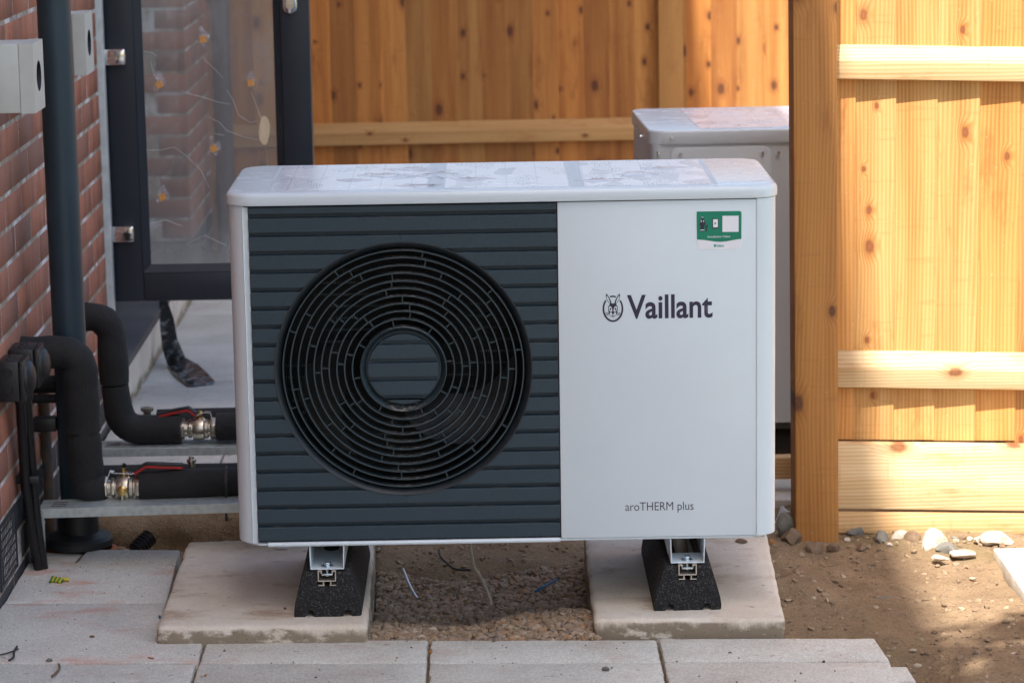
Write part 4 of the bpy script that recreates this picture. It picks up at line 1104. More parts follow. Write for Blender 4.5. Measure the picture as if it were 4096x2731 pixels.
b = MB(); b.prism_y([(c.x + 0.015 * math.cos(q) * (1 + 0.15 * math.sin(2 * q)), c.z + 0.04 * math.sin(q)) for q in (6.283 * i / 24 for i in range(24))], 2.1905, 2.1916); b.build('cream_patch', 'cream_blot', pane)
# creases in the protective film
cm = MB()
def crease(pts, r=0.0005):
    pp = [at_y(x, y, 2.1905) for x, y in pts]
    path = []
    for i in range(len(pp) - 1):
        for k in range(5): path.append(pp[i].lerp(pp[i + 1], k / 5))
    path.append(pp[-1])
    cm.tube(path, [r * (0.45 + 0.6 * math.sin(math.pi * min(1, max(0, i / len(path))))) for i in range(len(path))], 5)
for pts in ([(413, 208), (440, 217), (470, 225), (500, 235), (530, 240)], [(466, 125), (470, 138), (492, 158), (512, 180)], [(576, 210), (590, 245), (606, 290)],
            [(478, 268), (505, 282), (520, 300), (560, 315), (598, 322)], [(520, 205), (535, 230), (548, 265), (575, 282), (592, 278)], [(325, 345), (370, 345), (400, 338)], [(400, 338), (430, 360), (462, 392), (480, 430)],
            [(330, 118), (350, 122), (360, 130)], [(345, 140), (355, 175), (365, 190)], [(490, 307), (515, 311)], [(610, 340), (618, 400), (622, 470)], [(340, 515), (380, 505), (420, 520)], [(430, 560), (470, 540), (520, 565)]):
    crease(pts)
cm.build('film_crease', 'film_white', pane, ang=80)
# hinges and handle
for (cx, cy) in ((258, 132), (278, 538)):
    p = at_y(cx, cy, 2.155)
    b = MB(); b.tube([(p.x - 0.035, 2.155, p.z - 0.052), (p.x - 0.035, 2.155, p.z + 0.026)], 0.0088, 16)
    hg = b.build('hinge', 'black_plastic', door)
    b = MB(); b.prism_y(rrect(p.x - 0.026, p.x + 0.036, p.z - 0.022, p.z + 0.022, 0.006, 4), 2.149, 2.170); b.build('hinge_leaf', 'chrome', hg, bevel=0.004, seg=3)
    b = MB(); b.tube([(p.x - 0.035, 2.155, p.z - 0.012), (p.x - 0.035, 2.155, p.z + 0.006)], 0.0094, 16); b.build('hinge_knuckle', 'chrome', hg)
p = at_y(665, -25, 2.165)
b = MB(); b.prism_y(rrect(p.x - 0.020, p.x + 0.020, p.z - 0.068, p.z + 0.12, 0.0195, 8), 2.160, 2.1695); hd = b.build('handle_plate', 'chrome', door, bevel=0.003)
b = MB(); b.prism_y(rrect(p.x - 0.011, p.x + 0.011, p.z - 0.055, p.z - 0.022, 0.0105, 8), 2.1560, 2.1598); b.build('lock_cylinder', 'nickel', hd)

# ================================================================== WALL FITTINGS ON THE LEFT
# near downpipe
dp = thing('downpipe', (-0.982, 0.76, -0.02), 'dark grey round downpipe running down the brick wall in front', 'downpipe')
b = MB(); b.tube([(-0.982, 0.76, 0.07), (-0.9865, 0.76, 1.4), (-0.987, 0.76, 3.0), (-0.987, 0.76, 9.3)], 0.0375, 28); b.build('pipe', 'pipe_blue_grey', dp)
b = MB(); b.lathe([(0.038, 0.075), (0.047, 0.073), (0.047, 0.012), (0.072, 0.004), (0.078, -0.004), (0.078, -0.018), (0.05, -0.03)], (-0.982, 0.76, 0.02), 'Z', 36); b.build('gully_adaptor', 'black_plastic', dp)
b = MB(); b.lathe([(0.072, -0.004), (0.084, -0.008), (0.084, -0.07), (0.07, -0.07)], (-0.978, 0.76, -0.004), 'Z', 36); b.build('clay_collar', 'terracotta', dp)
b = MB(); b.box(-1.074, -1.02, 0.74, 0.775, 0.270, 0.302); b.build('bracket', 'black_plastic', dp, bevel=0.003)
# far downpipe, seen through the door glass
dq = thing('downpipe', (-1.005, 4.98, 0), 'grey downpipe on the far brick wall, seen through the glazed door', 'downpipe')
b = MB(); b.tube([(-1.005, 4.98, -0.05), (-1.005, 4.98, 9.3)], 0.036, 20); b.build('pipe', 'pipe_blue_grey', dq)
b = MB(); b.box(-1.072, -1.0, 4.96, 5.0, 1.5, 1.53); b.build('bracket', 'black_plastic', dq)
# white vent boxes with a round hole
def vent_box(label, Xf, y0, y1, z0, z1, hole):
    t = thing('vent_box', (WALLX, (y0 + y1) / 2, z0), label, 'vent box', 'white boxes on the brick wall')
    xm = Xf - 0.030
    b = MB(); b.box(WALLX + 0.001, xm, y0 + 0.001, y1 - 0.001, z0 + 0.001, z1 - 0.001); b.build('back_box', 'box_white', t, bevel=0.002)
    b = MB(); n = 32; cy, cz = (y0 + y1) / 2, (z0 + z1) / 2
    rect, circ = [], []
    for i in range(n):
        a = 2 * math.pi * (i + 0.5) / n; d = (math.cos(a), math.sin(a)); s_ = min(((y1 - y0) / 2) / max(1e-6, abs(d[0])), ((z1 - z0) / 2) / max(1e-6, abs(d[1])))
        if i % 8 == 3 or i % 8 == 4: s_ = min(s_, 9)
        rect.append((cy + d[0] * s_, cz + d[1] * s_)); circ.append((cy + d[0] * hole, cz + d[1] * hole))
    for k, (yy, zz) in enumerate(((y1, z1), (y0, z1), (y0, z0), (y1, z0))): rect[k * 8 + 3 if k % 2 == 0 else k * 8 + 3] = (yy, zz)
    b.loops([[(Xf, y, z) for y, z in circ], [(Xf, y, z) for y, z in rect], [(xm + 0.0005, y, z) for y, z in rect]], False, False)
    b.build('cover', 'box_white', t, ang=30)
    b = MB(); b.loops([[(Xf - 0.0008, y, z) for y, z in circ], [(Xf - 0.0285, y, z) for y, z in circ]], False, False); b.build('hole_wall', 'gap_dark', t, ang=60)  # near-black wall and back colour in the shade inside the hole
    b = MB(); b.prism_x(circ, Xf - 0.0285, Xf - 0.027); b.build('hole_back', 'gap_dark', t)
    return t
vent_box('nearest white box on the brick wall, cut by the left edge', -0.962, 0.285, 0.420, 1.043, 1.187, 0.032)
vent_box('smaller looking white box on the brick wall behind the near downpipe', -0.985, 1.235, 1.372, 1.036, 1.183, 0.032)
# isolator boxes
def isolator(label, y0, x1, zc):
    t = thing('isolator_box', (WALLX, y0 + 0.045, zc - 0.045), label, 'isolator', 'black electrical boxes')
    w_, h_ = 0.088, 0.088
    b = MB(); b.box(WALLX + 0.001, x1 - 0.011, y0, y0 + w_, zc - h_ / 2, zc + h_ / 2); b.build('enclosure', 'black_plastic', t, bevel=0.005, seg=2)
    b = MB(); b.box(x1 - 0.0105, x1, y0 + 0.001, y0 + w_ - 0.001, zc - h_ / 2 + 0.001, zc + h_ / 2 - 0.001); b.build('cover', 'black_plastic', t, bevel=0.003)
    b = MB(); b.lathe([(0.040, 0), (0.039, 0.004), (0.034, 0.010), (0.024, 0.015), (0.012, 0.018), (0.0002, 0.0185)], (x1, y0 + w_ / 2, zc), 'X', 28); b.build('domed_face', 'black_plastic', t, ang=60)
    for dz in (-0.017, 0.019):
        b = MB(); xx = (WALLX + x1 - 0.011) / 2
        b.lathe([(0.0095, 0.0), (0.0085, -0.0025), (0.0065, -0.0025), (0.006, -0.001), (0.0001, -0.001)], (xx, y0, zc + dz), 'Y', 20); b.build('knockout', 'black_plastic', t)
    for dy in (0.028, 0.06):
        b = MB(); b.lathe([(0.0085, 0.0), (0.0080, 0.0022), (0.006, 0.0022), (0.0055, 0.001), (0.0001, 0.001)], ((WALLX + x1 - 0.011) / 2, y0 + dy, zc + h_ / 2), 'Z', 18); b.build('knockout', 'black_plastic', t)
isolator('black weatherproof isolator box nearest on the brick wall', 0.335, -1.020, 0.4675)
isolator('black weatherproof isolator box just behind the nearest one', 0.475, -1.010, 0.4680)
# corrugated conduits
def corrugated(path, r, pitch=0.0064):
    p = dense(path, pitch / 2)
    b = MB(); b.tube(p, [r * (1.0 if i % 2 else 0.80) for i in range(len(p))], 12); return b
def pz(x, y, Y): return at_y(x, y, Y)
for k, (dxp, dyp, lab) in enumerate(((0, 0.0, 'front black corrugated conduit dropping from the isolator boxes to the paving'), (0.019, 0.03, 'rear black corrugated conduit hugging the front one below the isolator boxes'))):
    pts = [(pz(46, 900, 0.42).x + dxp * 0.4, 0.42 + dyp, 0.435), (pz(52, 1010, 0.47).x + dxp * 0.55, 0.47 + dyp, 0.30), (pz(57, 1100, 0.50).x + dxp * 0.7, 0.50 + dyp, 0.20), (pz(72, 1200, 0.53).x + dxp * 0.6, 0.525 + dyp * 0.5, 0.10), (pz(88, 1296, 0.54).x + dxp * 0.5, 0.545 + dyp * 0.3, -0.005)]
    pth = fillet(pts, 0.035, 6)
    t = thing('conduit', (pts[-1][0], pts[-1][1], 0), lab, 'conduit', 'corrugated conduits')
    corrugated(pth, 0.0115).build('hose', 'conduit_black', t, ang=80)
    b = MB(); b.tube([Vector(pts[0]) + Vector((0, 0, 0.004)), Vector(pts[0]).lerp(Vector(pts[1]), 0.22)], 0.0138, 14); b.build('gland', 'black_plastic', t)
    if k == 0:
        q = pz(57, 1100, 0.515); b = MB(); b.box(q.x - 0.022, q.x + 0.034, 0.500, 0.575, q.z - 0.008, q.z + 0.009); b.build('clip', 'black_plastic', t, bevel=0.003)
# rusty standpipe
rp = MB(); q0 = at_y(101, 940, 0.86); rp.tube([(q0.x, 0.86, 0.42), (q0.x + 0.004, 0.86, -0.06)], 0.0125, 14)
tag(rp.build('rusty_pipe', 'rust', None), 'thin rusty upright pipe between the conduits and the downpipe', 'pipe')
# galvanised supports
def support(label, x0, x1, y0, y1, z, leg, tl=0.0):
    t = thing('support_rail', (x0, (y0 + y1) / 2, 0), label, 'support rail', 'galvanised pipe supports')
    b = MB(); b.prism_x([(y0, z - 0.021), (y0, z), (y1, z), (y1, z - 0.021), (y1 - 0.0018, z - 0.021), (y1 - 0.0018, z - 0.0018), (y0 + 0.0018, z - 0.0018), (y0 + 0.0018, z - 0.021)], x0, x1)
    for v in b.v: v.z += tl * (v.x - x0)
    b.build('rail', 'galvanised', t, bevel=0.0005, seg=1)
    for k in range(3):
        b = MB(); b.prism_z(rrect(x0 + 0.024 + k * 0.001, x0 + 0.060, y0 + 0.020 + k * 0.017, y0 + 0.025 + k * 0.017, 0.002, 3), z + 0.0004 + tl * 0.04, z + 0.0008 + tl * 0.04); b.build('slot', 'gap_dark', t)
    if leg:
        b = MB(); b.box(x0 - 0.016, x0 + 0.013, y0 - 0.004, y0 + 0.0, -0.01, z - 0.001); b.box(x0 - 0.016, x0 - 0.013, y0, y0 + 0.04, -0.01, z - 0.001); b.build('leg', 'galvanised', t)
    else:
        b = MB(); b.box(x1 - 0.06, x1 - 0.03, y0 + 0.003, y1 - 0.003, -0.01, z - 0.022); b.build('leg', 'galvanised', t)
support('galvanised support rail under the nearer insulated pipe', -1.042, -0.42, 0.572, 0.660, 0.131, True, 0.012)
support('galvanised support rail under the farther insulated pipe', -1.00, -0.36, 1.185, 1.275, 0.130, False)

# ================================================================== INSULATED PIPES WITH BALL VALVES
def valve(t, x0, x1, Y, z, lever, front):
    L = x1 - x0
    def hexn(xa, xb, r, name='nut'):
        b = MB(); b.prism_x([(Y + r * math.cos(R(60 * i + 30)), z + r * math.sin(R(60 * i + 30))) for i in range(6)], xa, xb); b.build(name, 'nickel', t, bevel=0.0015, seg=2)
    hexn(x0, x0 + L * 0.13, 0.0265); hexn(x1 - L * 0.16, x1, 0.0275); hexn(x0 + L * 0.22, x0 + L * 0.32, 0.0235)
    b = MB(); b.lathe([(0.018, L * 0.05), (0.018, L * 0.35), (0.0265, L * 0.37), (0.0275, L * 0.42), (0.0290, L * 0.52), (0.0275, L * 0.66), (0.0235, L * 0.70), (0.0235, L * 0.78), (0.019, L * 0.8), (0.019, L * 0.95)], (x0, Y, z), 'X', 28)
    vb = b.build('valve_body', 'nickel', t)
    xc = x0 + L * 0.55
    b = MB(); b.tube([(xc, Y, z + 0.024), (xc, Y, z + 0.045)], 0.0065, 12); b.build('valve_stem', 'brass', vb)
    if front:
        b = MB(); b.lathe([(0.0115, 0.0), (0.0115, -0.006), (0.007, -0.008), (0.007, -0.014), (0.0001, -0.015)], (x0 + L * 0.54, Y - 0.0285, z), 'Y', 20); b.build('drain_plug', 'brass', vb)
        b = MB(); b.box(x0 + L * 0.54 - 0.002, x0 + L * 0.54 + 0.002, Y - 0.034, Y - 0.029, z - 0.022, z + 0.022); b.build('plug_wing', 'nickel', vb)
    lv = MB(); pts = [Vector(p) for p in lever[0]]
    for a, c in zip(pts, pts[1:]):
        n_ = Vector((0, 1, 0)); d = (c - a).normalized(); u_ = d.cross(n_).normalized()
        lv.add([a + n_ * 0.009 + u_ * 0.0012, a - n_ * 0.009 + u_ * 0.0012, a - n_ * 0.009 - u_ * 0.0012, a + n_ * 0.009 - u_ * 0.0012,
                c + n_ * 0.009 + u_ * 0.0012, c - n_ * 0.009 + u_ * 0.0012, c - n_ * 0.009 - u_ * 0.0012, c + n_ * 0.009 - u_ * 0.0012],
               [(0, 1, 2, 3), (7, 6, 5, 4), (0, 4, 5, 1), (1, 5, 6, 2), (2, 6, 7, 3), (3, 7, 4, 0)])
    lo = lv.build('lever', 'chrome', t, smooth=False)
    pts = [Vector(p) for p in lever[1]]
    for nm, mt, hw, o_, th in (('lever_grip', 'black_plastic', 0.0105, 0.0024, 0.0032), ('grip_face', 'red_grip', 0.0112, -0.0026, 0.0030)):
        g_ = MB(); n_ = Vector((0, 1, 0)); A, B = [], []
        for i, p in enumerate(pts):
            d = (pts[min(i + 1, len(pts) - 1)] - pts[max(i - 1, 0)]).normalized(); u_ = d.cross(n_).normalized()
            if u_.z < 0: u_ = -u_
            c = p + u_ * o_
            A.append([c + n_ * hw + u_ * th, c - n_ * hw + u_ * th, c - n_ * hw - u_ * th, c + n_ * hw - u_ * th])
        g_.loops(A); g_.build(nm, mt, lo, bevel=0.001, seg=1)
def foam(name, path, r, parent, n=22):
    b = MB(); b.tube(path, r, n); return b.build(name, 'foam', parent, ang=50)
YA = 0.665
pa = thing('insulated_pipe', (-0.945, YA, 0.13), 'black foam insulated pipe nearest the camera, bending down to a valve with a red lever', 'pipe')
def A(x, y, Y=YA): v = at_y(x, y, Y); return v
zt_ = A(150, 808).z; xv = A(190, 950).x; zh = A(290, 1119).z
pth = fillet([(WALLX - 0.02, YA, zt_), (xv - 0.002, YA, zt_), (xv, YA, A(190, 992).z + 0.003)], 0.045, 9)
pth = dense(pth, 0.02)
n_ = len(pth)
foam('foam_sleeve', pth, [0.0362 + 0.0030 * sm(0.35, 0.7, i / n_) + 0.0012 * math.sin(i * 1.9) - 0.004 * sm(0.95, 1.0, i / n_) for i in range(n_)], pa)
pb = fillet([(xv, YA, A(190, 992).z + 0.001), (xv + 0.002, YA, zh - 0.002), (xv + 0.046, YA, zh)], 0.034, 8)
pb = dense(pb, 0.015); n_ = len(pb)
foam('foam_sleeve', pb, [0.0355 + 0.0045 * sm(0.0, 0.15, i / n_) + 0.0012 * math.sin(i * 1.5) - 0.013 * sm(0.72, 1.0, i / n_) for i in range(n_)], pa)
b = MB(); b.tube([(xv, YA - 0.0, A(190, 992).z - 0.003), (xv, YA, A(190, 992).z + 0.005)], 0.0362, 26); b.build('cable_tie', 'black_plastic', pa, ang=50)
xe0, xe1 = A(236, 1119).x, A(326, 1117).x
valve(pa, xe0, xe1, YA, zh, ([A(247, 1100), A(253, 1082), A(262, 1084), A(305, 1086), A(313, 1082)], [A(308, 1084), A(336, 1067), A(362, 1068), A(420, 1070)]), True)
hz = [(A(322, 1117).x, YA, zh), (A(350, 1117).x, YA, zh), (A(430, 1113).x, YA, A(430, 1112).z), (A(519, 1108).x, YA, A(519, 1107).z), (A(523, 1108).x, YA, A(523, 1107).z), (A(530, 1106).x, YA, A(530, 1106).z), (-0.36, YA, A(530, 1106).z)]
foam('foam_sleeve', dense(hz, 0.02), [0.0345 + 0.002 * math.sin(i * 0.5) for i in range(len(dense(hz, 0.02)))], pa)
q = A(521, 1108); b = MB(); b.tube([(q.x - 0.002, YA, q.z), (q.x + 0.004, YA, q.z)], 0.0372, 26); b.tube([(q.x, YA - 0.034, q.z - 0.015), (q.x, YA - 0.040, q.z - 0.06), (q.x + 0.0006, YA - 0.040, q.z - 0.078)], [0.0022, 0.0022, 0.0045], 8); b.build('cable_tie', 'black_plastic', pa, ang=50)
q = A(440, 1062, YA + 0.03); b = MB(); b.lathe([(0.008, -0.02), (0.008, 0.0), (0.011, 0.002), (0.011, 0.007), (0.006, 0.008), (0.006, 0.014), (0.0001, 0.015)], (q.x, YA + 0.03, q.z), 'Z', 16); b.build('drain_tap', 'nickel', pa)
for (xs_, z0_, z1_) in ((xv + 0.016, A(190, 850).z, A(190, 985).z), (xv + 0.014, A(190, 1000).z, A(190, 1085).z)):
    b = MB(); b.tube([(xs_ + 0.002 * math.sin(i), YA - 0.0335, z0_ + (z1_ - z0_) * i / 8) for i in range(9)], 0.0011, 6); b.build('foam_seam', 'gap_dark', pa)
# second foam pipe just behind it
pd = thing('insulated_pipe', (-0.9, 0.76, 0.13), 'low black foam pipe lying right behind the nearer red-lever valve', 'pipe')
q = at_y(330, 1096, 0.765)
foam('foam_sleeve', dense([(-0.95, 0.765, q.z), (-0.36, 0.765, q.z)], 0.05), 0.0300, pd)
b = MB(); b.tube([(at_y(287, 1090, .765).x, 0.765, q.z), (at_y(290, 1090, .765).x, 0.765, q.z)], 0.0318, 20); b.tube([(at_y(288, 1070, .765).x, 0.745, q.z + 0.028), (at_y(288, 1070, .765).x, 0.74, q.z + 0.038)], 0.004, 8); b.build('cable_tie', 'black_plastic', pd)
# stub pipes from the wall behind the isolators
for (y0d, y1d, Y, lab) in ((862, 902, 0.80, 'upper black pipe stub running from the wall behind the isolator boxes'), (905, 925, 0.78, 'thin lower black pipe stub running from the wall behind the isolator boxes')):
    za = at_y(110, y0d, Y).z; zb = at_y(110, y1d, Y).z
    sp = MB(); sp.tube([(WALLX - 0.01, Y, (za + zb) / 2), (-0.955, Y, (za + zb) / 2 - 0.001)], (za - zb) / 2, 18)
    tag(sp.build('pipe_stub', 'foam', None, ang=50), lab, 'pipe')
# farther pipe with its valve
YBp = 1.235
pbk = thing('insulated_pipe', (-0.93, YBp, 0.13), 'black foam insulated pipe behind the downpipe, bending down to the farther valve', 'pipe')
def B(x, y): return at_y(x, y, YBp)
zt2_ = B(230, 727).z; xv2 = B(262, 850).x; zh2 = B(350, 986).z
pth = dense(fillet([(WALLX - 0.02, YBp, zt2_), (xv2 - 0.004, YBp, zt2_), (xv2, YBp, B(262, 882).z + 0.002)], 0.055, 9), 0.02); n_ = len(pth)
foam('foam_sleeve', pth, [0.0360 + 0.0018 * math.sin(i * 0.9) - 0.004 * sm(0.94, 1, i / n_) for i in range(n_)], pbk)
pth = dense(fillet([(xv2, YBp, B(262, 884).z), (xv2 + 0.012, YBp, zh2), (B(416, 986).x, YBp, zh2)], 0.055, 9), 0.02); n_ = len(pth)
foam('foam_sleeve', pth, [0.0335 + 0.003 * sm(0, 0.2, i / n_) for i in range(n_)], pbk)
valve(pbk, B(414, 986).x, B(497, 986).x, YBp, zh2, ([B(489, 965), B(484, 946), B(470, 945), B(452, 952), B(446, 950)], [B(452, 952), B(432, 938), B(400, 944), B(364, 953)]), False)
b = MB(); b.tube([(B(490, 986).x, YBp, zh2), (B(512, 986).x, YBp, zh2)], 0.014, 16); b.build('copper_pipe', 'copper', pbk)
foam('foam_sleeve', dense([(B(498, 986).x, YBp, zh2 + 0.004), (-0.30, YBp, zh2 + 0.004)], 0.05), 0.0345, pbk)
pe = MB(); q = at_y(500, 962, 1.34); pe.tube([(-0.86, 1.34, q.z - 0.004), (-0.30, 1.34, q.z)], 0.031, 18)
tag(pe.build('insulated_pipe', 'foam', None, ang=50), 'low black foam pipe lying behind the farther valve', 'pipe')
q = at_y(338, 945, 1.33); b = MB(); b.lathe([(0.010, -0.02), (0.010, 0), (0.016, 0.002), (0.016, 0.010), (0.010, 0.011), (0.0001, 0.012)], (q.x, 1.33, q.z), 'Z', 16); b.build('drain_tap', 'nickel', pbk)

# ================================================================== LOOSE THINGS ON THE GROUND
# black foil strip hanging from the step
def ribbon(name, cen, widths, mat, label, cat):
    b = MB(); rows = []
    for (p, wv) in zip(cen, widths): rows.append((Vector(p) - Vector(wv), Vector(p) + Vector(wv)))
    fine = []
    for i in range(len(rows) - 1):
        for k in range(4):
            t = k / 4; fine.append((rows[i][0].lerp(rows[i + 1][0], t), rows[i][1].lerp(rows[i + 1][1], t)))
    fine.append(rows[-1])
    L = []
    for i, (a, c) in enumerate(fine):
        up = Vector((0, 0.002, 0.0012)); mid = a.lerp(c, 0.45) + Vector((0, -0.006 * math.sin(i * 1.1), 0.004 * math.sin(i * 1.7)))
        L.append([a, mid, c, c + up, mid + up, a + up])
    b.loops(L); return tag(b.build(name, mat, None, ang=60), label, cat)
def G(x, y, z): return at_z(x, y, z)
ribbon('plastic_strip', [at_y(374, 690, 3.05), at_y(383, 740, 2.95), at_y(390, 790, 2.85), G(405, 830, 0.012), G(428, 850, 0.010), G(455, 872, 0.010), G(490, 880, 0.004)],
       [(0.012, 0, 0.004), (0.020, 0.01, 0.01), (0.022, 0.01, 0.012), (0.026, 0.02, 0.006), (0.030, 0.06, 0.004), (0.022, 0.07, 0.004), (0.004, 0.01, 0.002)],
       'foil_black', 'crumpled black plastic strip lying on the rear paving below the door', 'plastic strip')
# stub of corrugated drain pipe
c0 = G(322, 1252, -0.045)
b = corrugated([c0 + Vector((-0.012, -0.01, -0.012)), c0 + Vector((0.018, 0.03, 0.012))], 0.021, 0.010)
tag(b.build('drain_stub', 'conduit_black', None, ang=60), 'short ribbed black drain stub poking from the soil by the downpipe', 'drain pipe')
# earth bank and cracked soil face behind the left base
def clod(name, px, py, z, size, mat, seed, label, cat, rot=0.0, group=None, sub=3):
    p = G(px, py, z); me = rock_mesh(name, size, mat, seed, sub)
    o = link(name, me, None, (p.x, p.y, z + size[2] * (0.45 if name == 'pebble' else 0.18))); o.rotation_euler = (0, 0, rot)
    me.polygons.foreach_set('use_smooth', [True] * len(me.polygons)); me.set_sharp_from_angle(angle=R(24))
    return tag(o, label, cat, group)
b = MB(); n = 46; rows = []
rn = random.Random(8)
for (dy, z) in ((0.0, -0.10), (0.006, -0.072), (0.0, -0.045), (0.012, -0.022), (0.03, -0.008), (0.09, -0.004)):
    rows.append([(-1.04 + 1.6 * i / n, 1.03 + dy + 0.014 * math.sin(i * 1.3) * (1 if z < -0.01 else 0.3) + rn.uniform(-0.006, 0.006), z + rn.uniform(-0.006, 0.006)) for i in range(n + 1)])
for r0, r1 in zip(rows, rows[1:]):
    for i in range(n): b.add([r0[i], r0[i + 1], r1[i + 1], r1[i]], [(0, 1, 2, 3)])
bk = b.build('earth_bank', 'soil', None, ang=60); tag(bk, kind='structure')
# rubble below the right fence
rub = [('stone_white', 1512 / 2.24, 300, 0.047, 0.030, 0.033, 'largest pale stone below the sunlit fence boards'), ('stone_white', 2110 / 2.24, 262, 0.048, 0.03, 0.022, 'flat pale stone at the corner of the sunlit slab'),
       ('stone_white', 1235 / 2.24, 250, 0.026, 0.022, 0.018, 'small pale stone under the middle of the lower fence board'), ('stone_white', 1940 / 2.24, 262, 0.018, 0.016, 0.014, 'little pale stone left of the flat stone by the fence'),
       ('stone_grey', 1060 / 2.24, 260, 0.026, 0.022, 0.022, 'grey angular stone right of the post below the fence board'), ('stone_brown', 1350 / 2.24, 265, 0.030, 0.022, 0.020, 'earth covered stone left of the largest pale stone'),
       ('stone_grey', 1650 / 2.24, 350, 0.028, 0.025, 0.022, 'grey pointed stone touching the largest pale stone'), ('stone_white', 1795 / 2.24, 385, 0.032, 0.030, 0.010, 'low broken pale stone in front of the fence'),
       ('stone_white', 1600 / 2.24, 425, 0.024, 0.016, 0.008, 'thin pale chip lying in front of the largest pale stone'), ('stone_grey', 830 / 2.24, 200, 0.024, 0.02, 0.022, 'grey stone leaning on the lower fence board by the post'),
       ('stone_brown', 480 / 2.24, 345, 0.026, 0.022, 0.024, 'dark earth lump at the foot of the fence post'), ('stone_brown', 650 / 2.24, 340, 0.020, 0.018, 0.016, 'dark earth lump at the right foot of the fence post'),
       ('stone_brown', 890 / 2.24, 335, 0.020, 0.018, 0.013, 'dark earth lump in the soil right of the post')]
for i, (mt, px, py, a, c, h, lab) in enumerate(rub):
    clod('stone', (3050 + px) * 2352 / 4096, (2031 + (py + 30) / 2.24) * 2352 / 4096, -0.012, (a, c, h), mt, 40 + i, lab, 'stone', rn.uniform(0, 3), 'stones along the fence')
for i in range(16):
    px_, mt_ = 1945 + i * 24 + rn.uniform(-8, 8), ('stone_white', 'stone_brown', 'stone_grey', 'stone_brown')[i % 4]
    a_ = rn.uniform(0.006, 0.013)
    clod('rubble_chip', px_, 1238 + rn.uniform(-9, 22), -0.012, (a_, a_ * 0.9, a_ * 0.8), mt_, 200 + i, 'small broken stone chip among the rubble under the right-hand fence', 'stone chip', rn.uniform(0, 3), 'stone chips below the fence', 2)
clod('stone', 1803, 1228, -0.005, (0.026, 0.035, 0.050), 'stone_grey', 71, 'tall grey stone standing between the heat pump and the fence post', 'stone', 0.3)
clod('stone', 1816, 1247, -0.012, (0.028, 0.03, 0.032), 'stone_brown', 72, 'brown stone against the left side of the fence post', 'stone', 0.3)
clod('stone', 1773, 1247, -0.006, (0.018, 0.015, 0.010), 'stone_orange', 73, 'orange pebble beside the right concrete base', 'stone', 0.4)
clod('stone', 2030, 1373, -0.03, (0.028, 0.007, 0.004), 'stone_grey', 75, 'thin grey sliver of stone in the middle of the bare soil', 'stone', 0.15)
clod('stone', 2330, 1502, -0.03, (0.012, 0.006, 0.006), 'stone_white', 76, 'small white stone in the soil near the right edge', 'stone', 0.5)
# timber offcuts and litter seen in the gap beside the post
b = MB(); b.box(0.50, 0.86, 1.16, 1.20, 0.03, 0.085)
tag(b.build('timber_offcut', 'wood_h', None, bevel=0.003), 'timber offcut lying behind the fence post in the gap', 'timber')
b = MB(); b.prism_y([(0.52, 0.09), (0.60, 0.088), (0.655, 0.13), (0.64, 0.20), (0.52, 0.24)], 1.30, 1.33)
b2 = G(1790, 1190, -0.02)
ribbon('paper_scrap', [G(1783, 1194, 0.0), G(1790, 1180, 0.015), G(1797, 1176, 0.02), G(1804, 1180, 0.012), G(1812, 1182, 0.01)], [(0.004, 0, 0.008), (0.004, 0.01, 0.014), (0.003, 0.01, 0.012), (0.002, 0, 0.009), (0.003, 0, 0.006)], 'paper_white', 'crumpled white paper scrap between the heat pump and the post', 'paper')
b = MB(); b.box(0.60, 1.1, 2.05, 2.2, -0.02, 0.025); tag(b.build('white_kerb', 'pale_slab', None, bevel=0.004), 'pale kerb stone below the farther heat pump', 'kerb')
# bits on the paving
def wire(name, pts, r, mat, label, cat, group=None):
    path = []
    pts = [Vector(p) for p in pts]
    for i in range(len(pts) - 1):
        p0 = pts[max(0, i - 1)]; p1 = pts[i]; p2 = pts[i + 1]; p3 = pts[min(len(pts) - 1, i + 2)]
        for k in range(6):
            t = k / 6
            path.append(0.5 * ((2 * p1) + (p2 - p0) * t + (2 * p0 - 5 * p1 + 4 * p2 - p3) * t * t + (3 * p1 - p0 - 3 * p2 + p3) * t ** 3))
    path.append(pts[-1])
    b = MB(); b.tube(path, r, 8); return tag(b.build(name, mat, None, ang=60), label, cat, group)
wire('twig', [G(0, 1503, .004), G(20, 1498, .006), G(42, 1489, .004)], 0.0016, 'twig', 'thin dark straight twig on the paving at the lower left edge', 'twig')
wire('twig', [G(20, 1516, .004), G(31, 1508, .007), G(32, 1496, .006), G(39, 1484, .005)], 0.0022, 'twig', 'curved dark twig crossing the straight one at lower left', 'twig')
wire('twig', [G(119, 1552, .005), G(130, 1543, .006), G(137, 1533, .006), G(135, 1524, .004)], 0.0022, 'twig_tan', 'curled brown twig on the front paving at lower left', 'twig')
wire('twig', [G(340, 1509, .003), G(353, 1511, .003)], 0.0014, 'terracotta', 'tiny reddish straw on the paving left of the concrete base', 'twig')
wire('cable', [G(1072, 1246, .06) + Vector((0, 0.02, 0.06)), G(1085, 1285, .05), G(1100, 1318, .02), G(1118, 1355, -.004), G(1129, 1386, -.02)], 0.0035, 'wire_cream', 'cream coloured cable dropping into the gravel under the heat pump', 'cable')
wire('cable', [G(1229, 1358, -.012), G(1250, 1346, -.006), G(1280, 1330, -.008)], 0.0028, 'wire_blue', 'short blue cable lying on the gravel', 'cable')
wire('cable_tie_scrap', [G(926, 1307, .0), G(935, 1330, -.004), G(945, 1352, -.010), G(958, 1374, -.018)], 0.0032, 'zinc', 'grey plastic tie lying on the gravel by the left rubber foot', 'cable tie')
wire('cable', [G(364, 1412, -.01), G(367, 1416, .004), G(368, 1421, -.004)], 0.0024, 'wire_blue', 'loop of blue cable in the gap beside the left concrete base', 'cable')
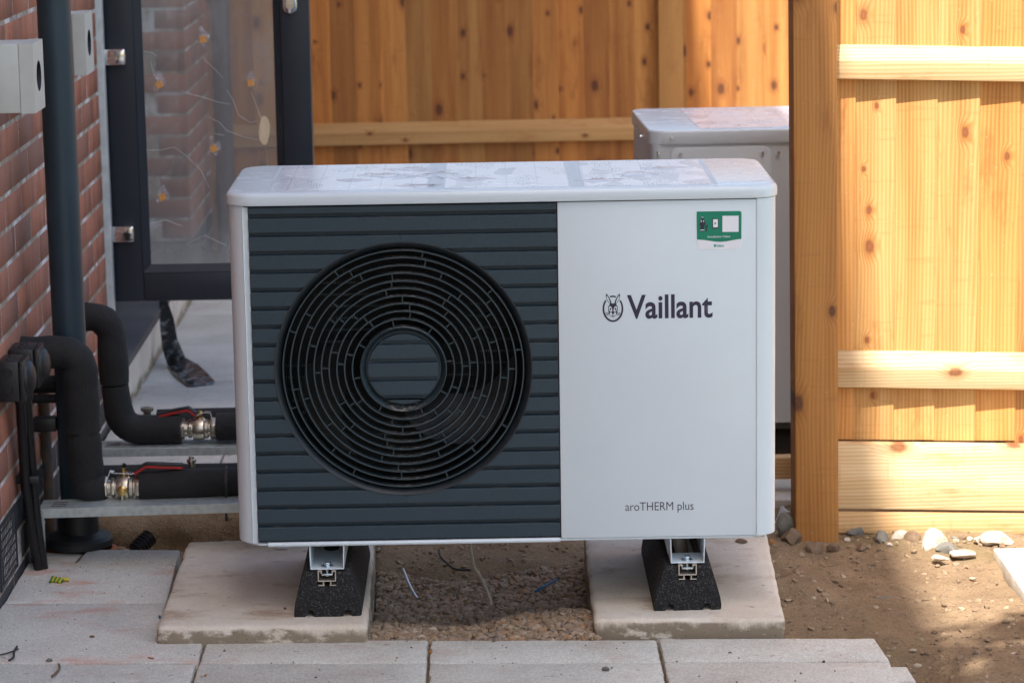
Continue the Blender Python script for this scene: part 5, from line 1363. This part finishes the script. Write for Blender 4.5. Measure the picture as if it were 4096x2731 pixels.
wire('cable', [G(1008, 1262, -.03), G(1012, 1278, -.025), G(1030, 1296, -.025), G(1048, 1307, -.02), G(1080, 1308, -.02)], 0.0026, 'twig', 'dark thin cable on the earth under the heat pump', 'cable')
p = G(133, 1332, 0.004)
yw = thing('wire_scrap', (p.x, p.y, 0), 'yellow and green striped wire scrap on the left paving slab', 'wire')
for k in range(7):
    b = MB(); a = k / 7
    b.tube([(p.x - 0.016 + k * 0.0042, p.y - 0.010 + 0.004 * math.sin(k), 0.003), (p.x - 0.012 + k * 0.0042, p.y + 0.010 * (1 - a), 0.010 - 0.004 * a)], 0.0026, 8); b.build('strand', 'yellow_wire' if k % 2 else 'green_wire', yw)
b = MB(); b.tube([(p.x + 0.010, p.y, 0.006), (p.x + 0.024, p.y + 0.003, 0.005)], 0.0042, 10); b.build('strand', 'yellow_wire', yw)
peb = [(211, 1464, .006, 'stone_brown', 'brown pebble on the left slab below the wire scrap'), (112, 1519, .009, 'stone_grey', 'grey pebble on the joint at the lower left'), (515, 1495, .004, 'stone_brown', 'tiny pebble on the front paving below the left concrete base'), (472, 1552, .005, 'stone_orange', 'tan pebble near the bottom edge, left of centre'),
       (988, 1498, .006, 'stone_orange', 'orange pebble in the joint under the middle of the gravel'), (1135, 1472, .005, 'stone_brown', 'dark pebble on the paving edge by the gravel'), (1391, 1539, .008, 'stone_grey', 'grey pebble on the right of the front paving'), (1300, 1469, .005, 'stone_brown', 'brown pebble at the paving edge near the right base'),
       (655, 1398, .0045, 'stone_brown', 'round brown pebble on the left concrete base beside the rubber foot'), (1677, 1500, .0045, 'stone_brown', 'brown pebble on the paving below the right base'), (725, 1556, .004, 'stone_brown', 'tiny reddish pebble at the bottom of the picture'), (279, 1272, .004, 'stone_white', 'tiny shiny chip on the slab by the conduits'),
       (1892, 1520, .004, 'twig', 'black grit on the right end of the front paving')]
for i, (px, py, s_, mt, lab) in enumerate(peb):
    z = 0.0365 if 'concrete base beside' in lab else 0.0
    clod('pebble', px, py, z, (s_, s_ * 0.85, s_ * 0.75), mt, 90 + i, lab, 'pebble', i, 'pebbles on the paving', 2)
for i, (px, py, a, h, mt, lab) in enumerate(((1700, 1243, .016, .004, 'stone_brown', 'crumb of earth at the back of the right base'), (1756, 1228, 0, 0, '', ''),) [:1]):
    clod('earth_crumb', px, py, 0.0365, (a, a * 1.4, h), mt, 120 + i, lab, 'earth', 0.2)
clod('moss_tuft', 1040 / 1.7415, 1250, 0.0365, (0.013, 0.010, 0.006), 'moss', 130, 'small yellow green moss tuft on the left base under the heat pump', 'moss')
p = G(1130 / 1.7415, 1257, 0.0365); b = MB(); b.prism_z([(p.x - .015, p.y - .02), (p.x + .013, p.y - .022), (p.x + .012, p.y + .02), (p.x - .014, p.y + .022)], 0.0375, 0.041)
tag(b.build('plastic_chip', 'paper_white', None, bevel=0.001), 'pale grey plastic chip lying on the left concrete base', 'plastic chip')
# unseen tree added right of the camera, its crown placed to shade the near soil
tree = thing('tree', (2.5, -3.2, -0.06), 'unseen leafy tree added out of frame to shade the near soil', 'tree')
b = MB(); b.tube([(2.5, -3.2, -0.1), (2.42, -3.15, 1.6), (2.2, -3.0, 2.8), (1.9, -2.9, 3.7), (1.6, -2.8, 4.6)], [0.09, 0.075, 0.06, 0.04, 0.015], 10)
for e in ((0.62, -2.45, 4.05), (1.15, -2.75, 4.3), (2.4, -3.0, 4.3)): b.tube([(2.0, -2.95, 3.3), ((2.0 + e[0]) / 2, (-2.95 + e[1]) / 2, 3.8), e], [0.035, 0.025, 0.008], 6)
b.build('trunk', 'bark', tree)
cr = MB(); rn = random.Random(31)
cl = [(Vector((0.62, -2.45, 4.0)), 0.42), (Vector((1.15, -2.75, 4.2)), 0.5), (Vector((1.75, -2.95, 4.4)), 0.55)]
for _ in range(3600):
    c, rad = cl[rn.randrange(len(cl))]
    d = Vector((rn.gauss(0, 1), rn.gauss(0, 1), rn.gauss(0, 0.8))).normalized() * rad * rn.random() ** 0.5
    p = c + d; a = Vector((rn.gauss(0, 1), rn.gauss(0, 1), rn.gauss(0, 1))).normalized(); t_ = a.orthogonal().normalized(); s_ = rn.uniform(0.025, 0.05)
    cr.add([p - t_ * s_, p + a * s_ * 0.5, p + t_ * s_, p - a * s_ * 0.5], [(0, 1, 2, 3)])
me = bpy.data.meshes.new('crown'); o0 = Vector(tree.location); me.from_pydata([tuple(v - o0) for v in cr.v], [], cr.f); me.materials.append(MAT['leaf'])
link('crown', me, tree)
